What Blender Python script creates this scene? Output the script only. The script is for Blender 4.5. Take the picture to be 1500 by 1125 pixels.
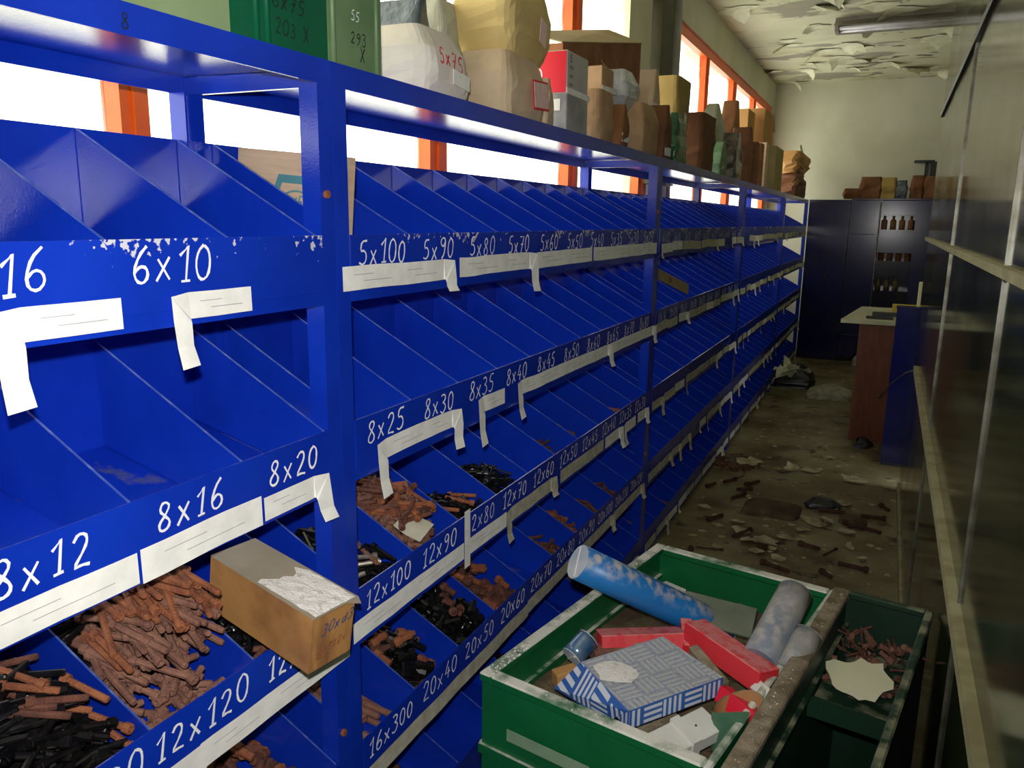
import bpy, bmesh, math, random
from mathutils import Vector, Matrix, noise
R = math.radians
rnd = random.Random(7)
for o in list(bpy.data.objects): bpy.data.objects.remove(o)
sc = bpy.context.scene
COL = sc.collection

# ------------------------------------------------------------------ camera
YAW, PITCH, ROLL, FPX = R(24.93), R(11.75), R(.87), 1167.0
CAM = Vector((1.0, 0.0, 1.75))
fwd = Vector((-math.sin(YAW)*math.cos(PITCH), math.cos(YAW)*math.cos(PITCH), -math.sin(PITCH)))
rt0 = Vector((math.cos(YAW), math.sin(YAW), 0)); up0 = rt0.cross(fwd)
rt = rt0*math.cos(ROLL) + up0*math.sin(ROLL); up = up0*math.cos(ROLL) - rt0*math.sin(ROLL)
cam = bpy.data.cameras.new('camera'); cam.sensor_width = 36; cam.lens = 36*FPX/1500
cam.clip_start = .02; cam.clip_end = 200
camo = bpy.data.objects.new('camera', cam); COL.objects.link(camo)
mw = Matrix((rt, up, -fwd)).transposed().to_4x4(); mw.translation = CAM
camo.matrix_world = mw
sc.camera = camo

# ------------------------------------------------------------------ light
w = bpy.data.worlds.new('overcast_sky'); sc.world = w; w.use_nodes = True
bg = w.node_tree.nodes['Background']
bg.inputs[0].default_value = (1.0, .99, .90, 1); bg.inputs[1].default_value = 3.9
sc.view_settings.view_transform = 'Standard'; sc.view_settings.look = 'None'
sc.view_settings.gamma = 1; sc.view_settings.use_curve_mapping = False
sc.view_settings.exposure = 0.0
def lamp(name, kind, loc, energy, color=(1, 1, 1), **kw):
    l = bpy.data.lights.new(name, kind); l.energy = energy; l.color = color
    for k, v in kw.items(): setattr(l, k, v)
    o = bpy.data.objects.new(name, l); COL.objects.link(o); o.location = loc
    return o
# the flash of the camera that took the photograph
fl = lamp('camera_flash', 'SPOT', CAM + Vector((-.03, .02, .07)), 104, (1, .97, .93), spot_size=R(95), spot_blend=.75, shadow_soft_size=.012)
fl.rotation_euler = (fwd + Vector((-.10, 0, -.02))).to_track_quat('-Z', 'Y').to_euler()
for (y0, y1) in ((-1.1, 5.5), (6.3, 11.5)):      # portals guide daylight sampling through the two window bands
    p = lamp('window_portal', 'AREA', (-.80, (y0+y1)/2, 2.15), 0, shape='RECTANGLE', size=y1-y0, size_y=2.3)
    p.rotation_euler = Vector((1, 0, 0)).to_track_quat('-Z', 'Z').to_euler()
    p.rotation_euler = Matrix(((0, 0, -1), (1, 0, 0), (0, -1, 0))).to_euler()
    p.data.cycles.is_portal = True

# ------------------------------------------------------------------ helpers
def px(x, y, X=None, Y=None, Z=None):
    "the point of the place that lies on a given wall, row or height behind a pixel"
    d = rt*((x-750)/FPX) - up*((y-562.5)/FPX) + fwd
    t = (X-CAM.x)/d.x if X is not None else (Y-CAM.y)/d.y if Y is not None else (Z-CAM.z)/d.z
    return CAM + d*t
def lin(c):
    c = [v/255 for v in c]
    return tuple(v/12.92 if v <= .04045 else ((v+.055)/1.055)**2.4 for v in c) + (1,)
MATS = {}
def mat(name, c, c2=None, rough=.5, metal=0, scale=8, bump=0, bscale=60, dust=0, dustc=(205, 200, 190), dscale=14, spec=.5, lo=.35, hi=.65, detail=4, alpha=None, chips=None, stretch=None, rvar=0):
    m = bpy.data.materials.new(name); m.use_nodes = True; MATS[name] = m
    nt = m.node_tree; N = nt.nodes; L = nt.links; b = N['Principled BSDF']
    tc = N.new('ShaderNodeTexCoord'); src = tc.outputs['Object']
    if stretch:
        mp = N.new('ShaderNodeMapping'); mp.inputs['Scale'].default_value = stretch
        L.new(src, mp.inputs[0]); src = mp.outputs[0]
    n = N.new('ShaderNodeTexNoise'); n.inputs['Scale'].default_value = scale; n.inputs['Detail'].default_value = detail
    L.new(src, n.inputs['Vector'])
    r = N.new('ShaderNodeValToRGB'); r.color_ramp.elements[0].position = lo; r.color_ramp.elements[1].position = hi
    r.color_ramp.elements[0].color = lin(c); r.color_ramp.elements[1].color = lin(c2 or [min(255, v*1.12+4) for v in c])
    L.new(n.outputs['Fac'], r.inputs[0]); col = r.outputs[0]
    def blend(col, fac, c3):
        mx = N.new('ShaderNodeMix'); mx.data_type = 'RGBA'
        L.new(fac, mx.inputs[0]); L.new(col, mx.inputs[6]); mx.inputs[7].default_value = lin(c3)
        return mx.outputs[2]
    def ramp(fac, a, b_):
        q = N.new('ShaderNodeMapRange'); q.inputs[1].default_value = a; q.inputs[2].default_value = b_
        L.new(fac, q.inputs[0]); return q.outputs[0]
    def math_(op, a, b_):
        q = N.new('ShaderNodeMath'); q.operation = op; q.use_clamp = True
        for i, v in enumerate((a, b_)):
            if isinstance(v, (int, float)): q.inputs[i].default_value = v
            else: L.new(v, q.inputs[i])
        return q.outputs[0]
    if chips:      # flaked paint along an upper edge: (width below object origin, colour)
        sx = N.new('ShaderNodeSeparateXYZ'); L.new(tc.outputs['Object'], sx.inputs[0])
        edge = ramp(sx.outputs[2], -chips[0], 0.0)
        n3 = N.new('ShaderNodeTexNoise'); n3.inputs['Scale'].default_value = 3.2; n3.inputs['Detail'].default_value = 2; L.new(tc.outputs['Object'], n3.inputs['Vector'])
        n4 = N.new('ShaderNodeTexNoise'); n4.inputs['Scale'].default_value = 70; n4.inputs['Detail'].default_value = 5; L.new(tc.outputs['Object'], n4.inputs['Vector'])
        f = math_('MULTIPLY', ramp(n3.outputs['Fac'], .42, .6), edge)
        f = math_('ADD', math_('MULTIPLY', f, .5), ramp(n4.outputs['Fac'], .3, .9))
        col = blend(col, ramp(f, .72, .78), chips[1])
    if dust:
        g = N.new('ShaderNodeNewGeometry'); s2 = N.new('ShaderNodeSeparateXYZ'); L.new(g.outputs['Normal'], s2.inputs[0])
        n2 = N.new('ShaderNodeTexNoise'); n2.inputs['Scale'].default_value = dscale; n2.inputs['Detail'].default_value = 8; L.new(tc.outputs['Object'], n2.inputs['Vector'])
        f = math_('MULTIPLY', ramp(s2.outputs[2], .1, .8), ramp(n2.outputs['Fac'], .62-.35*dust, .72-.2*dust))
        col = blend(col, f, dustc)
    L.new(col, b.inputs['Base Color'])
    b.inputs['Roughness'].default_value = rough; b.inputs['Metallic'].default_value = metal
    b.inputs['Specular IOR Level'].default_value = spec
    if rvar:
        L.new(ramp(n.outputs['Fac'], .3, .7), (q := N.new('ShaderNodeMapRange')).inputs[0])
        q.inputs[3].default_value = rough; q.inputs[4].default_value = rough+rvar; L.new(q.outputs[0], b.inputs['Roughness'])
    if bump:
        nb = N.new('ShaderNodeTexNoise'); nb.inputs['Scale'].default_value = bscale; nb.inputs['Detail'].default_value = 5
        L.new(tc.outputs['Object'], nb.inputs['Vector'])
        bp = N.new('ShaderNodeBump'); bp.inputs['Strength'].default_value = bump; bp.inputs['Distance'].default_value = .01
        L.new(nb.outputs['Fac'], bp.inputs['Height']); L.new(bp.outputs[0], b.inputs['Normal'])
    if alpha is not None: b.inputs['Alpha'].default_value = alpha
    return m

class MB:
    "collects the faces of one mesh"
    def __init__(s): s.v = []; s.f = []; s.mi = []; s.cur = 0
    def add(s, vs, fs):
        o = len(s.v); s.v += [tuple(v) for v in vs]
        for f in fs: s.f.append(tuple(i+o for i in f)); s.mi.append(s.cur)
        return s
    def box(s, x0, x1, y0, y1, z0, z1):
        vs = [(x, y, z) for z in (z0, z1) for y in (y0, y1) for x in (x0, x1)]
        return s.add(vs, [(0, 2, 3, 1), (4, 5, 7, 6), (0, 1, 5, 4), (2, 6, 7, 3), (0, 4, 6, 2), (1, 3, 7, 5)])
    def obox(s, c, ax, ay, az):
        c, ax, ay, az = map(Vector, (c, ax, ay, az))
        vs = [c+ax*i+ay*j+az*k for k in (-1, 1) for j in (-1, 1) for i in (-1, 1)]
        return s.add(vs, [(0, 2, 3, 1), (4, 5, 7, 6), (0, 1, 5, 4), (2, 6, 7, 3), (0, 4, 6, 2), (1, 3, 7, 5)])
    def hexa(s, bot, top):
        return s.add(list(bot)+list(top), [(3, 2, 1, 0), (4, 5, 6, 7), (0, 1, 5, 4), (1, 2, 6, 5), (2, 3, 7, 6), (3, 0, 4, 7)])
    def loft(s, rings, cap0=True, cap1=True):
        n = len(rings[0]); o = len(s.v); vs = [v for r_ in rings for v in r_]; fs = []
        for i in range(len(rings)-1):
            for j in range(n):
                a, b = i*n+j, i*n+(j+1) % n
                fs.append((a, b, b+n, a+n))
        if cap0: fs.append(tuple(range(n-1, -1, -1)))
        if cap1: fs.append(tuple(range((len(rings)-1)*n, len(rings)*n)))
        return s.add(vs, fs)
    def tube(s, pts, rad, n=10, caps=True):
        pts = [Vector(p) for p in pts]; rings = []
        rad = rad if isinstance(rad, (list, tuple)) else [rad]*len(pts)
        ref = None
        for i, p in enumerate(pts):
            d = (pts[min(i+1, len(pts)-1)] - pts[max(i-1, 0)]).normalized()
            if ref is None: ref = d.orthogonal().normalized()
            u = (ref - d*ref.dot(d)).normalized(); v = d.cross(u); ref = u
            rings.append([p + (u*math.cos(a)+v*math.sin(a))*rad[i] for a in [2*math.pi*k/n for k in range(n)]])
        return s.loft(rings, caps, caps)
    def strip(s, left, right):
        n = len(left)
        return s.add(list(left)+list(right), [(i, i+1, n+i+1, n+i) for i in range(n-1)])
    def slab(s, poly, t):
        "flat polygon given by 3d points, thickened along -normal"
        poly = [Vector(p) for p in poly]; n = (poly[1]-poly[0]).cross(poly[2]-poly[0]).normalized()*t
        k = len(poly)
        return s.add(poly+[p-n for p in poly], [tuple(range(k)), tuple(range(2*k-1, k-1, -1))]+[((i+1) % k, i, i+k, (i+1) % k+k) for i in range(k)])
    def mesh(s, name, mats, smooth=False):
        me = bpy.data.meshes.new(name); me.from_pydata(s.v, [], s.f)
        for m in (mats if isinstance(mats, (list, tuple)) else [mats]): me.materials.append(MATS[m] if isinstance(m, str) else m)
        for p, k in zip(me.polygons, s.mi): p.material_index = k; p.use_smooth = smooth
        bm = bmesh.new(); bm.from_mesh(me); bmesh.ops.recalc_face_normals(bm, faces=bm.faces); bm.to_mesh(me); bm.free()
        me.update(); return me
    def build(s, name, mats, parent=None, loc=None, smooth=False, rot=None):
        return put(s.mesh(name, mats, smooth), name, parent, loc, rot)
def put(me, name, parent=None, loc=None, rot=None):
    o = bpy.data.objects.new(name, me); COL.objects.link(o)
    if parent: o.parent = parent
    if loc is not None: o.location = loc
    if rot is not None: o.rotation_euler = rot
    return o
def tag(o, label, cat, group=None):
    o['label'] = label; o['category'] = cat
    if group: o['group'] = group
    return o
def thing(name, label, cat, loc=(0, 0, 0), rot=(0, 0, 0), group=None):
    o = bpy.data.objects.new(name, None); COL.objects.link(o); o.location = loc; o.rotation_euler = rot; o.empty_display_size = .05
    return tag(o, label, cat, group)
def struct(o): o['kind'] = 'structure'; return o
def copy_tree(o, parent=None):
    c = o.copy(); COL.objects.link(c); c.parent = parent
    for ch in o.children: copy_tree(ch, c)
    return c
def nz(p, f=1.0, s=0): return noise.noise(Vector((p[0]*f+s*7.3, p[1]*f-s*3.1, p[2]*f+s*1.7)))
def bevbox(w, d, h, b=.004, seg=1):
    "box standing on z=0, centred in x and y"
    bm = bmesh.new(); bmesh.ops.create_cube(bm, size=1)
    bmesh.ops.scale(bm, vec=(w, d, h), verts=bm.verts); bmesh.ops.translate(bm, vec=(0, 0, h/2), verts=bm.verts)
    bmesh.ops.bevel(bm, geom=list(bm.edges), offset=b, segments=seg, affect='EDGES')
    return bm
def bmobj(bm, name, m, parent=None, loc=None, rot=None, smooth=False):
    me = bpy.data.meshes.new(name); bm.to_mesh(me); bm.free(); me.materials.append(MATS[m])
    if smooth:
        for p in me.polygons: p.use_smooth = True
    return put(me, name, parent, loc, rot)

# strokes of hand-painted figures, on a cell 0..0.6 by 0..1
GL = {
 '0': [[(.3, 1), (.1, .85), (.03, .5), (.1, .15), (.28, 0), (.48, .15), (.55, .5), (.5, .85), (.3, 1)]],
 '1': [[(.08, .72), (.36, 1), (.3, 0)], [(.14, 0), (.46, .02)]],
 '2': [[(.05, .78), (.2, .98), (.42, .95), (.5, .75), (.4, .5), (.05, .03), (.3, .06), (.58, .0)]],
 '3': [[(.06, .92), (.3, 1), (.5, .85), (.42, .62), (.2, .55), (.46, .48), (.55, .25), (.4, .04), (.2, 0), (.03, .12)]],
 '4': [[(.36, 1), (.04, .36), (.56, .36)], [(.42, .62), (.4, 0)]],
 '5': [[(.52, .98), (.16, .97), (.1, .56), (.34, .6), (.52, .42), (.48, .14), (.26, 0), (.04, .1)]],
 '6': [[(.44, 1), (.2, .75), (.05, .35), (.12, .06), (.34, 0), (.52, .18), (.46, .42), (.26, .48), (.08, .3)]],
 '7': [[(.04, .96), (.54, .98), (.24, 0)], [(.16, .5), (.5, .52)]],
 '8': [[(.3, .54), (.1, .74), (.16, .96), (.36, 1), (.5, .82), (.3, .54), (.08, .3), (.08, .1), (.26, 0), (.48, .08), (.52, .3), (.3, .54)]],
 '9': [[(.5, .78), (.34, .56), (.12, .62), (.06, .84), (.26, 1), (.48, .92), (.5, .6), (.42, .2), (.2, 0)]],
 'x': [[(.06, .62), (.5, .04)], [(.48, .66), (.06, 0)]],
 'X': [[(.04, 1), (.56, 0)], [(.5, .96), (.1, 0)]],
 'd': [[(.5, .5), (.2, .52), (.05, .28), (.15, .04), (.38, .05), (.5, .3), (.5, 1), (.52, 0)]],
 'S': [[(.52, .85), (.3, 1), (.08, .85), (.12, .6), (.45, .42), (.52, .18), (.3, 0), (.04, .14)]],
 'K': [[(.08, 1), (.08, 0)], [(.52, 1), (.1, .48), (.55, 0)]],
 'F': [[(.5, 1), (.08, 1), (.08, 0)], [(.08, .52), (.42, .52)]],
 ' ': [],
}
def strokes(mb, text, org, u, v, h, wd, gap=.18, slant=.12, jit=.03, rg=None):
    "text as flat painted ribbons on the plane through org spanned by u and v"
    rg = rg or rnd; org, u, v = Vector(org), Vector(u).normalized(), Vector(v).normalized(); x = 0; nv = u.cross(v)*.00012; ns = 0
    for ch in text:
        sc_ = 1+rg.uniform(-.07, .07); dy = rg.uniform(-.05, .05)
        for ln in GL[ch]:
            P = [Vector((x+(a+b*slant)*sc_+rg.uniform(-jit, jit)*.5, b*sc_+dy+rg.uniform(-jit, jit)*.5)) for a, b in ln]
            if len(P) > 3:      # smooth the pen path once
                Q = [P[0]]
                for i in range(len(P)-1): Q += [P[i]*.75+P[i+1]*.25, P[i]*.25+P[i+1]*.75]
                P = Q+[P[-1]]
            Lf, Rt = [], []; ns += 1
            for i, p in enumerate(P):
                d = (P[min(i+1, len(P)-1)]-P[max(i-1, 0)])
                if d.length < 1e-6: d = Vector((1, 0))
                d.normalize(); nrm = Vector((-d.y, d.x))*wd/h/2*(1+rg.uniform(-.25, .25))
                for lst, q in ((Lf, p+nrm), (Rt, p-nrm)): lst.append(org+u*(q.x*h)+v*(q.y*h)+nv*(ns % 3)+nv*.1*i)
            mb.strip(Lf, Rt)
        x += .6*(.8 if ch == '1' else 1)+gap
    return x*h

# ------------------------------------------------------------------ materials
mat('blue_paint', (12, 46, 168), (16, 54, 182), rough=.18, scale=5, bump=.05, bscale=300, dust=.10, dustc=(90, 95, 120))
mat('blue_chipped', (12, 46, 168), (16, 54, 182), rough=.26, scale=5, chips=(.045, (205, 205, 215)))
mat('worn_edge', (56, 84, 176), (112, 130, 190), rough=.5, scale=30, lo=.45, hi=.7)
mat('letter_white', (225, 230, 240), rough=.6)
mat('ink_black', (22, 26, 34), rough=.6)
mat('ink_red', (205, 50, 60), rough=.6)
mat('tag_paper', (232, 232, 226), (246, 246, 240), rough=.75, scale=25)
mat('tag_paper_old', (176, 172, 152), (205, 202, 184), rough=.8, scale=30)
mat('tape_clear', (200, 205, 215), rough=.15, alpha=.28)
mat('rust', (122, 66, 44), (160, 98, 62), rough=.85, scale=22, bump=.5, bscale=220)
mat('rust_dark', (74, 44, 36), (118, 72, 56), rough=.8, scale=25, bump=.5, bscale=220)
mat('rust_mauve', (112, 74, 62), (146, 104, 86), rough=.85, scale=20, bump=.4, bscale=220)
mat('black_oxide', (13, 13, 15), (32, 30, 30), rough=.32, metal=.4, scale=30, spec=.6)
mat('bare_steel', (120, 116, 108), (170, 160, 145), rough=.4, metal=.7, scale=30)
mat('kraft', (168, 134, 98), (190, 156, 118), rough=.8, scale=10, bump=.15, bscale=40)
mat('kraft_pale', (196, 172, 142), (214, 192, 160), rough=.8, scale=9, bump=.15, bscale=40)
mat('kraft_yellow', (196, 172, 108), (212, 188, 126), rough=.75, scale=6, bump=.1)
mat('kraft_dark', (120, 78, 44), (148, 98, 58), rough=.8, scale=10, bump=.2, bscale=40)
mat('kraft_brown', (98, 60, 36), (122, 78, 48), rough=.8, scale=10, bump=.2, bscale=40)
mat('cardboard', (186, 160, 134), (200, 175, 148), rough=.85, scale=6, stretch=(1, 1, 12))
mat('cardboard_tan', (172, 128, 74), (186, 142, 86), rough=.85, scale=6)
mat('box_side', (176, 128, 72), (128, 84, 52), rough=.7, scale=9, stretch=(1, 5, 1), lo=.45, hi=.72, bump=.1)
mat('box_top', (150, 138, 118), (160, 150, 130), rough=.6, scale=10)
mat('white_dust', (226, 222, 216), (196, 190, 182), rough=.95, scale=60, lo=.55, hi=.7, bump=.4, bscale=200)
mat('bag_white', (214, 204, 190), (228, 222, 214), rough=.8, scale=7, bump=.2, bscale=40)
mat('bag_grey', (158, 160, 138), (186, 186, 166), rough=.75, scale=9, bump=.2, bscale=40)
mat('plastic_clear', (190, 196, 198), (220, 224, 226), rough=.12, scale=12, bump=.5, bscale=50, alpha=.72)
mat('plastic_green', (14, 66, 38), (30, 92, 56), rough=.22, scale=12, bump=.4, bscale=40)
mat('plastic_dark', (40, 56, 72), (90, 100, 104), rough=.3, scale=12, bump=.4, bscale=40)
mat('pale_green_bag', (90, 128, 92), (120, 150, 112), rough=.5, scale=9, bump=.3, bscale=40)
mat('green_box_dark', (10, 84, 56), (14, 94, 62), rough=.35, scale=4)
mat('green_box_light', (128, 150, 108), (142, 162, 120), rough=.4, scale=5)
mat('green_box_grey', (92, 122, 84), (112, 140, 100), rough=.45, scale=7)
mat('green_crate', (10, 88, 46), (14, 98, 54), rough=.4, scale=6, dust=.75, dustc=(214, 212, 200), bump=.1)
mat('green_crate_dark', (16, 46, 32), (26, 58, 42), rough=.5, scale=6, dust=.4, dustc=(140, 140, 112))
mat('dusty_rim', (150, 138, 116), (104, 90, 68), rough=.9, scale=26, bump=.4, bscale=120)
mat('faded_label', (110, 140, 110), (128, 152, 124), rough=.8, scale=12)
mat('red_card', (206, 34, 46), (216, 48, 58), rough=.6, scale=7, dust=.9, dustc=(214, 122, 122), dscale=45)
mat('red_print', (214, 24, 52), (224, 36, 62), rough=.4)
mat('grey_print', (176, 172, 168), (192, 188, 182), rough=.5)
mat('blue_roll', (24, 106, 178), (40, 124, 190), rough=.4, scale=6, dust=.5, dustc=(176, 172, 170), dscale=38)
mat('roll_cap', (150, 168, 190), (196, 200, 206), rough=.6, scale=10, bump=.2)
mat('grey_roll', (112, 124, 140), (146, 142, 136), rough=.7, scale=7, dust=.5, dustc=(162, 158, 154), dscale=40)
mat('olive_sheet', (84, 92, 76), (104, 110, 92), rough=.6, scale=9)
mat('brown_card', (140, 96, 56), (160, 116, 72), rough=.7, scale=7)
mat('green_card', (60, 104, 78), (84, 124, 96), rough=.6, scale=7)
mat('white_plastic', (206, 204, 196), (222, 222, 214), rough=.45, scale=8)
mat('blue_plain', (16, 44, 150), rough=.4)
mat('wall_paint', (202, 203, 184), (186, 187, 164), rough=.85, scale=1.6, bump=.12, bscale=12)
mat('wall_olive', (120, 124, 80), (100, 104, 62), rough=.8, scale=2)
mat('orange_frame', (226, 96, 14), (214, 84, 8), rough=.45, scale=9)
mat('orange_frame_shaded', (98, 34, 10), (120, 46, 14), rough=.5, scale=9)  # the orange frame where it is in shade, shade put into the colour
mat('olive_board', (58, 60, 34), (74, 76, 46), rough=.6, scale=5)
mat('cream_board', (222, 222, 188), (232, 232, 202), rough=.8, scale=3)
mat('pipe_grey', (140, 140, 130), rough=.5)
mat('panel_gloss', (40, 46, 30), (54, 58, 40), rough=.07, rvar=.10, scale=1.8, spec=.55, bump=.012, bscale=3)
mat('rail_cream', (168, 164, 128), (140, 134, 98), rough=.6, scale=14)
mat('strip_metal', (140, 140, 128), (96, 92, 78), rough=.35, metal=.6, scale=20)
mat('bar_dark', (30, 34, 40), rough=.35, metal=.3)
mat('cab_blue', (6, 11, 60), (8, 14, 74), rough=.16, scale=6)
mat('cab_inside', (24, 30, 60), rough=.5)
mat('table_white', (196, 196, 170), (180, 178, 150), rough=.6, scale=8)
mat('wood_panel', (120, 62, 26), (96, 48, 20), rough=.5, scale=5, stretch=(6, 6, 1))
mat('yellow_card', (190, 160, 50), rough=.6)
mat('rubble', (186, 186, 164), (150, 150, 128), rough=.9, scale=20, bump=.3)
mat('dirty_paper', (104, 92, 66), (70, 54, 40), rough=.9, scale=8, bump=.3)
mat('bag_black', (16, 20, 26), (30, 34, 38), rough=.35, scale=10, bump=.4, bscale=30)
mat('tube_glass', (210, 210, 220), rough=.12)
mat('lamp_body', (150, 146, 138), (126, 122, 112), rough=.5, scale=5)
mat('flake', (224, 224, 200), (200, 200, 172), rough=.9, scale=12)
mat('flake_dirty', (198, 194, 162), (150, 142, 108), rough=.9, scale=14)
mat('ink_grey', (150, 152, 158), rough=.7)
mat('ink_blue', (60, 72, 110), rough=.6)
mat('print_teal', (70, 128, 138), rough=.7)
mat('note_paper', (214, 208, 186), (224, 220, 200), rough=.8, scale=20)
mat('pink_label', (226, 186, 178), (232, 204, 196), rough=.7, scale=60)
mat('grey_wrap', (128, 130, 134), (160, 162, 164), rough=.25, scale=14, bump=.2, bscale=40)
mat('olive_card', (140, 126, 84), (158, 144, 100), rough=.8, scale=6)
mat('kraft_olive', (160, 134, 74), (176, 150, 88), rough=.75, scale=7, bump=.15, bscale=40)
mat('kraft_rust', (110, 68, 38), (128, 84, 50), rough=.75, scale=8, bump=.2, bscale=40)
mat('bag_parts', (70, 58, 48), (110, 104, 98), rough=.25, scale=24, bump=.5, bscale=60)
mat('foil_blue', (60, 110, 160), (170, 190, 205), rough=.2, metal=.6, scale=9)
mat('rust_floor', (58, 34, 24), (84, 50, 36), rough=.85, scale=22, bump=.4, bscale=200)
mat('wall_dark', (70, 64, 50), (54, 48, 38), rough=.9, scale=3)

def floor_material():
    m = mat('floor_concrete', (150, 142, 108), (112, 98, 66), rough=.42, scale=2.2, detail=8, bump=.25, bscale=9, rvar=.35)
    nt = m.node_tree; N, L = nt.nodes, nt.links; b = N['Principled BSDF']
    old = b.inputs['Base Color'].links[0].from_socket
    tc = N.new('ShaderNodeTexCoord')
    for sc_, a, bb, c in ((1.3, .52, .68, (78, 46, 22)), (5.5, .58, .66, (52, 42, 26)), (9, .64, .67, (176, 174, 144))):
        n = N.new('ShaderNodeTexNoise'); n.inputs['Scale'].default_value = sc_; n.inputs['Detail'].default_value = 7; n.inputs['Roughness'].default_value = .6
        L.new(tc.outputs['Object'], n.inputs['Vector'])
        q = N.new('ShaderNodeMapRange'); q.inputs[1].default_value = a; q.inputs[2].default_value = bb; L.new(n.outputs['Fac'], q.inputs[0])
        mx = N.new('ShaderNodeMix'); mx.data_type = 'RGBA'; L.new(q.outputs[0], mx.inputs[0]); L.new(old, mx.inputs[6]); mx.inputs[7].default_value = lin(c)
        old = mx.outputs[2]
    L.new(old, b.inputs['Base Color'])
floor_material()
def ceiling_material():
    m = mat('ceiling_plaster', (208, 208, 184), (192, 192, 164), rough=.9, scale=1.4, bump=.5, bscale=7)
    nt = m.node_tree; N, L = nt.nodes, nt.links; b = N['Principled BSDF']
    old = b.inputs['Base Color'].links[0].from_socket
    tc = N.new('ShaderNodeTexCoord')
    for sc_, a, bb, c in ((1.5, .56, .60, (150, 146, 132)), (3.2, .63, .65, (104, 98, 88)), (2.2, .6, .8, (176, 168, 120))):
        n = N.new('ShaderNodeTexNoise'); n.inputs['Scale'].default_value = sc_; n.inputs['Detail'].default_value = 6
        mp = N.new('ShaderNodeMapping'); mp.inputs['Scale'].default_value = (.8, 1.5, 1); mp.inputs['Location'].default_value = (sc_, 3, 0)
        L.new(tc.outputs['Object'], mp.inputs[0]); L.new(mp.outputs[0], n.inputs['Vector'])
        q = N.new('ShaderNodeMapRange'); q.inputs[1].default_value = a; q.inputs[2].default_value = bb; L.new(n.outputs['Fac'], q.inputs[0])
        mx = N.new('ShaderNodeMix'); mx.data_type = 'RGBA'; L.new(q.outputs[0], mx.inputs[0]); L.new(old, mx.inputs[6]); mx.inputs[7].default_value = lin(c)
        old = mx.outputs[2]
    L.new(old, b.inputs['Base Color'])
ceiling_material()
def pane_material():
    m = bpy.data.materials.new('window_glass'); m.use_nodes = True; MATS['window_glass'] = m
    N, L = m.node_tree.nodes, m.node_tree.links; N.remove(N['Principled BSDF'])
    t = N.new('ShaderNodeBsdfTransparent'); t.inputs[0].default_value = (1, 1, .97, 1)
    d = N.new('ShaderNodeBsdfTranslucent'); d.inputs[0].default_value = (.9, .92, .8, 1)
    n = N.new('ShaderNodeTexNoise'); n.inputs['Scale'].default_value = 3
    tc = N.new('ShaderNodeTexCoord'); L.new(tc.outputs['Object'], n.inputs['Vector'])
    q = N.new('ShaderNodeMapRange'); q.inputs[1].default_value = .4; q.inputs[2].default_value = .7; q.inputs[4].default_value = .35; L.new(n.outputs['Fac'], q.inputs[0])
    mx = N.new('ShaderNodeMixShader'); L.new(q.outputs[0], mx.inputs[0]); L.new(t.outputs[0], mx.inputs[1]); L.new(d.outputs[0], mx.inputs[2])
    L.new(mx.outputs[0], N['Material Output'].inputs[0])
pane_material()
def parquet_material(name, dusty):
    "blue print of white dashes, in squares of alternating direction"
    m = mat(name, (36, 84, 158), (44, 92, 164), rough=.6, dust=dusty, dustc=(150, 154, 164))
    nt = m.node_tree; N, L = nt.nodes, nt.links; b = N['Principled BSDF']
    uv = N.new('ShaderNodeUVMap'); sx = N.new('ShaderNodeSeparateXYZ'); L.new(uv.outputs[0], sx.inputs[0])
    def mt(op, a, b_=0):
        q = N.new('ShaderNodeMath'); q.operation = op
        for i, v in enumerate((a, b_)):
            if isinstance(v, (int, float)): q.inputs[i].default_value = v
            else: L.new(v, q.inputs[i])
        return q.outputs[0]
    S = 1/.058
    u, v = mt('MULTIPLY', sx.outputs[0], S), mt('MULTIPLY', sx.outputs[1], S)
    chk = mt('MODULO', mt('ADD', mt('ADD', mt('FLOOR', u), mt('FLOOR', v)), 1000), 2)
    fu, fv = mt('FRACT', u), mt('FRACT', v)
    def bars(a, b_):
        w_ = mt('GREATER_THAN', mt('FRACT', mt('MULTIPLY', a, 4)), .48)
        e = mt('MULTIPLY', mt('GREATER_THAN', b_, .07), mt('LESS_THAN', b_, .93))
        return mt('MULTIPLY', w_, e)
    A, B = bars(fu, fv), bars(fv, fu)
    f = mt('ADD', mt('MULTIPLY', A, chk), mt('MULTIPLY', B, mt('SUBTRACT', 1, chk)))
    mx = N.new('ShaderNodeMix'); mx.data_type = 'RGBA'; L.new(mt('MULTIPLY', f, .85), mx.inputs[0])
    old = b.inputs['Base Color'].links[0].from_socket
    L.new(old, mx.inputs[6]); mx.inputs[7].default_value = lin((206, 210, 216)); 
    g = N.new('ShaderNodeNewGeometry'); s2 = N.new('ShaderNodeSeparateXYZ'); L.new(g.outputs['Normal'], s2.inputs[0])
    n2 = N.new('ShaderNodeTexNoise'); n2.inputs['Scale'].default_value = 120; n2.inputs['Detail'].default_value = 4; L.new(N['Texture Coordinate'].outputs['Object'], n2.inputs['Vector'])
    up_ = N.new('ShaderNodeMapRange'); up_.inputs[1].default_value = .75; up_.inputs[2].default_value = .95; up_.inputs[4].default_value = .9; L.new(s2.outputs[2], up_.inputs[0])
    nn = N.new('ShaderNodeMapRange'); nn.inputs[1].default_value = .3; nn.inputs[2].default_value = .62; nn.inputs[3].default_value = .55; L.new(n2.outputs['Fac'], nn.inputs[0])
    m2 = N.new('ShaderNodeMix'); m2.data_type = 'RGBA'; L.new(mt('MULTIPLY', up_.outputs[0], nn.outputs[0]), m2.inputs[0]); L.new(mx.outputs[2], m2.inputs[6]); m2.inputs[7].default_value = lin((170, 170, 168))
    L.new(m2.outputs[2], b.inputs['Base Color'])
parquet_material('parquet_print', 0)

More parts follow.
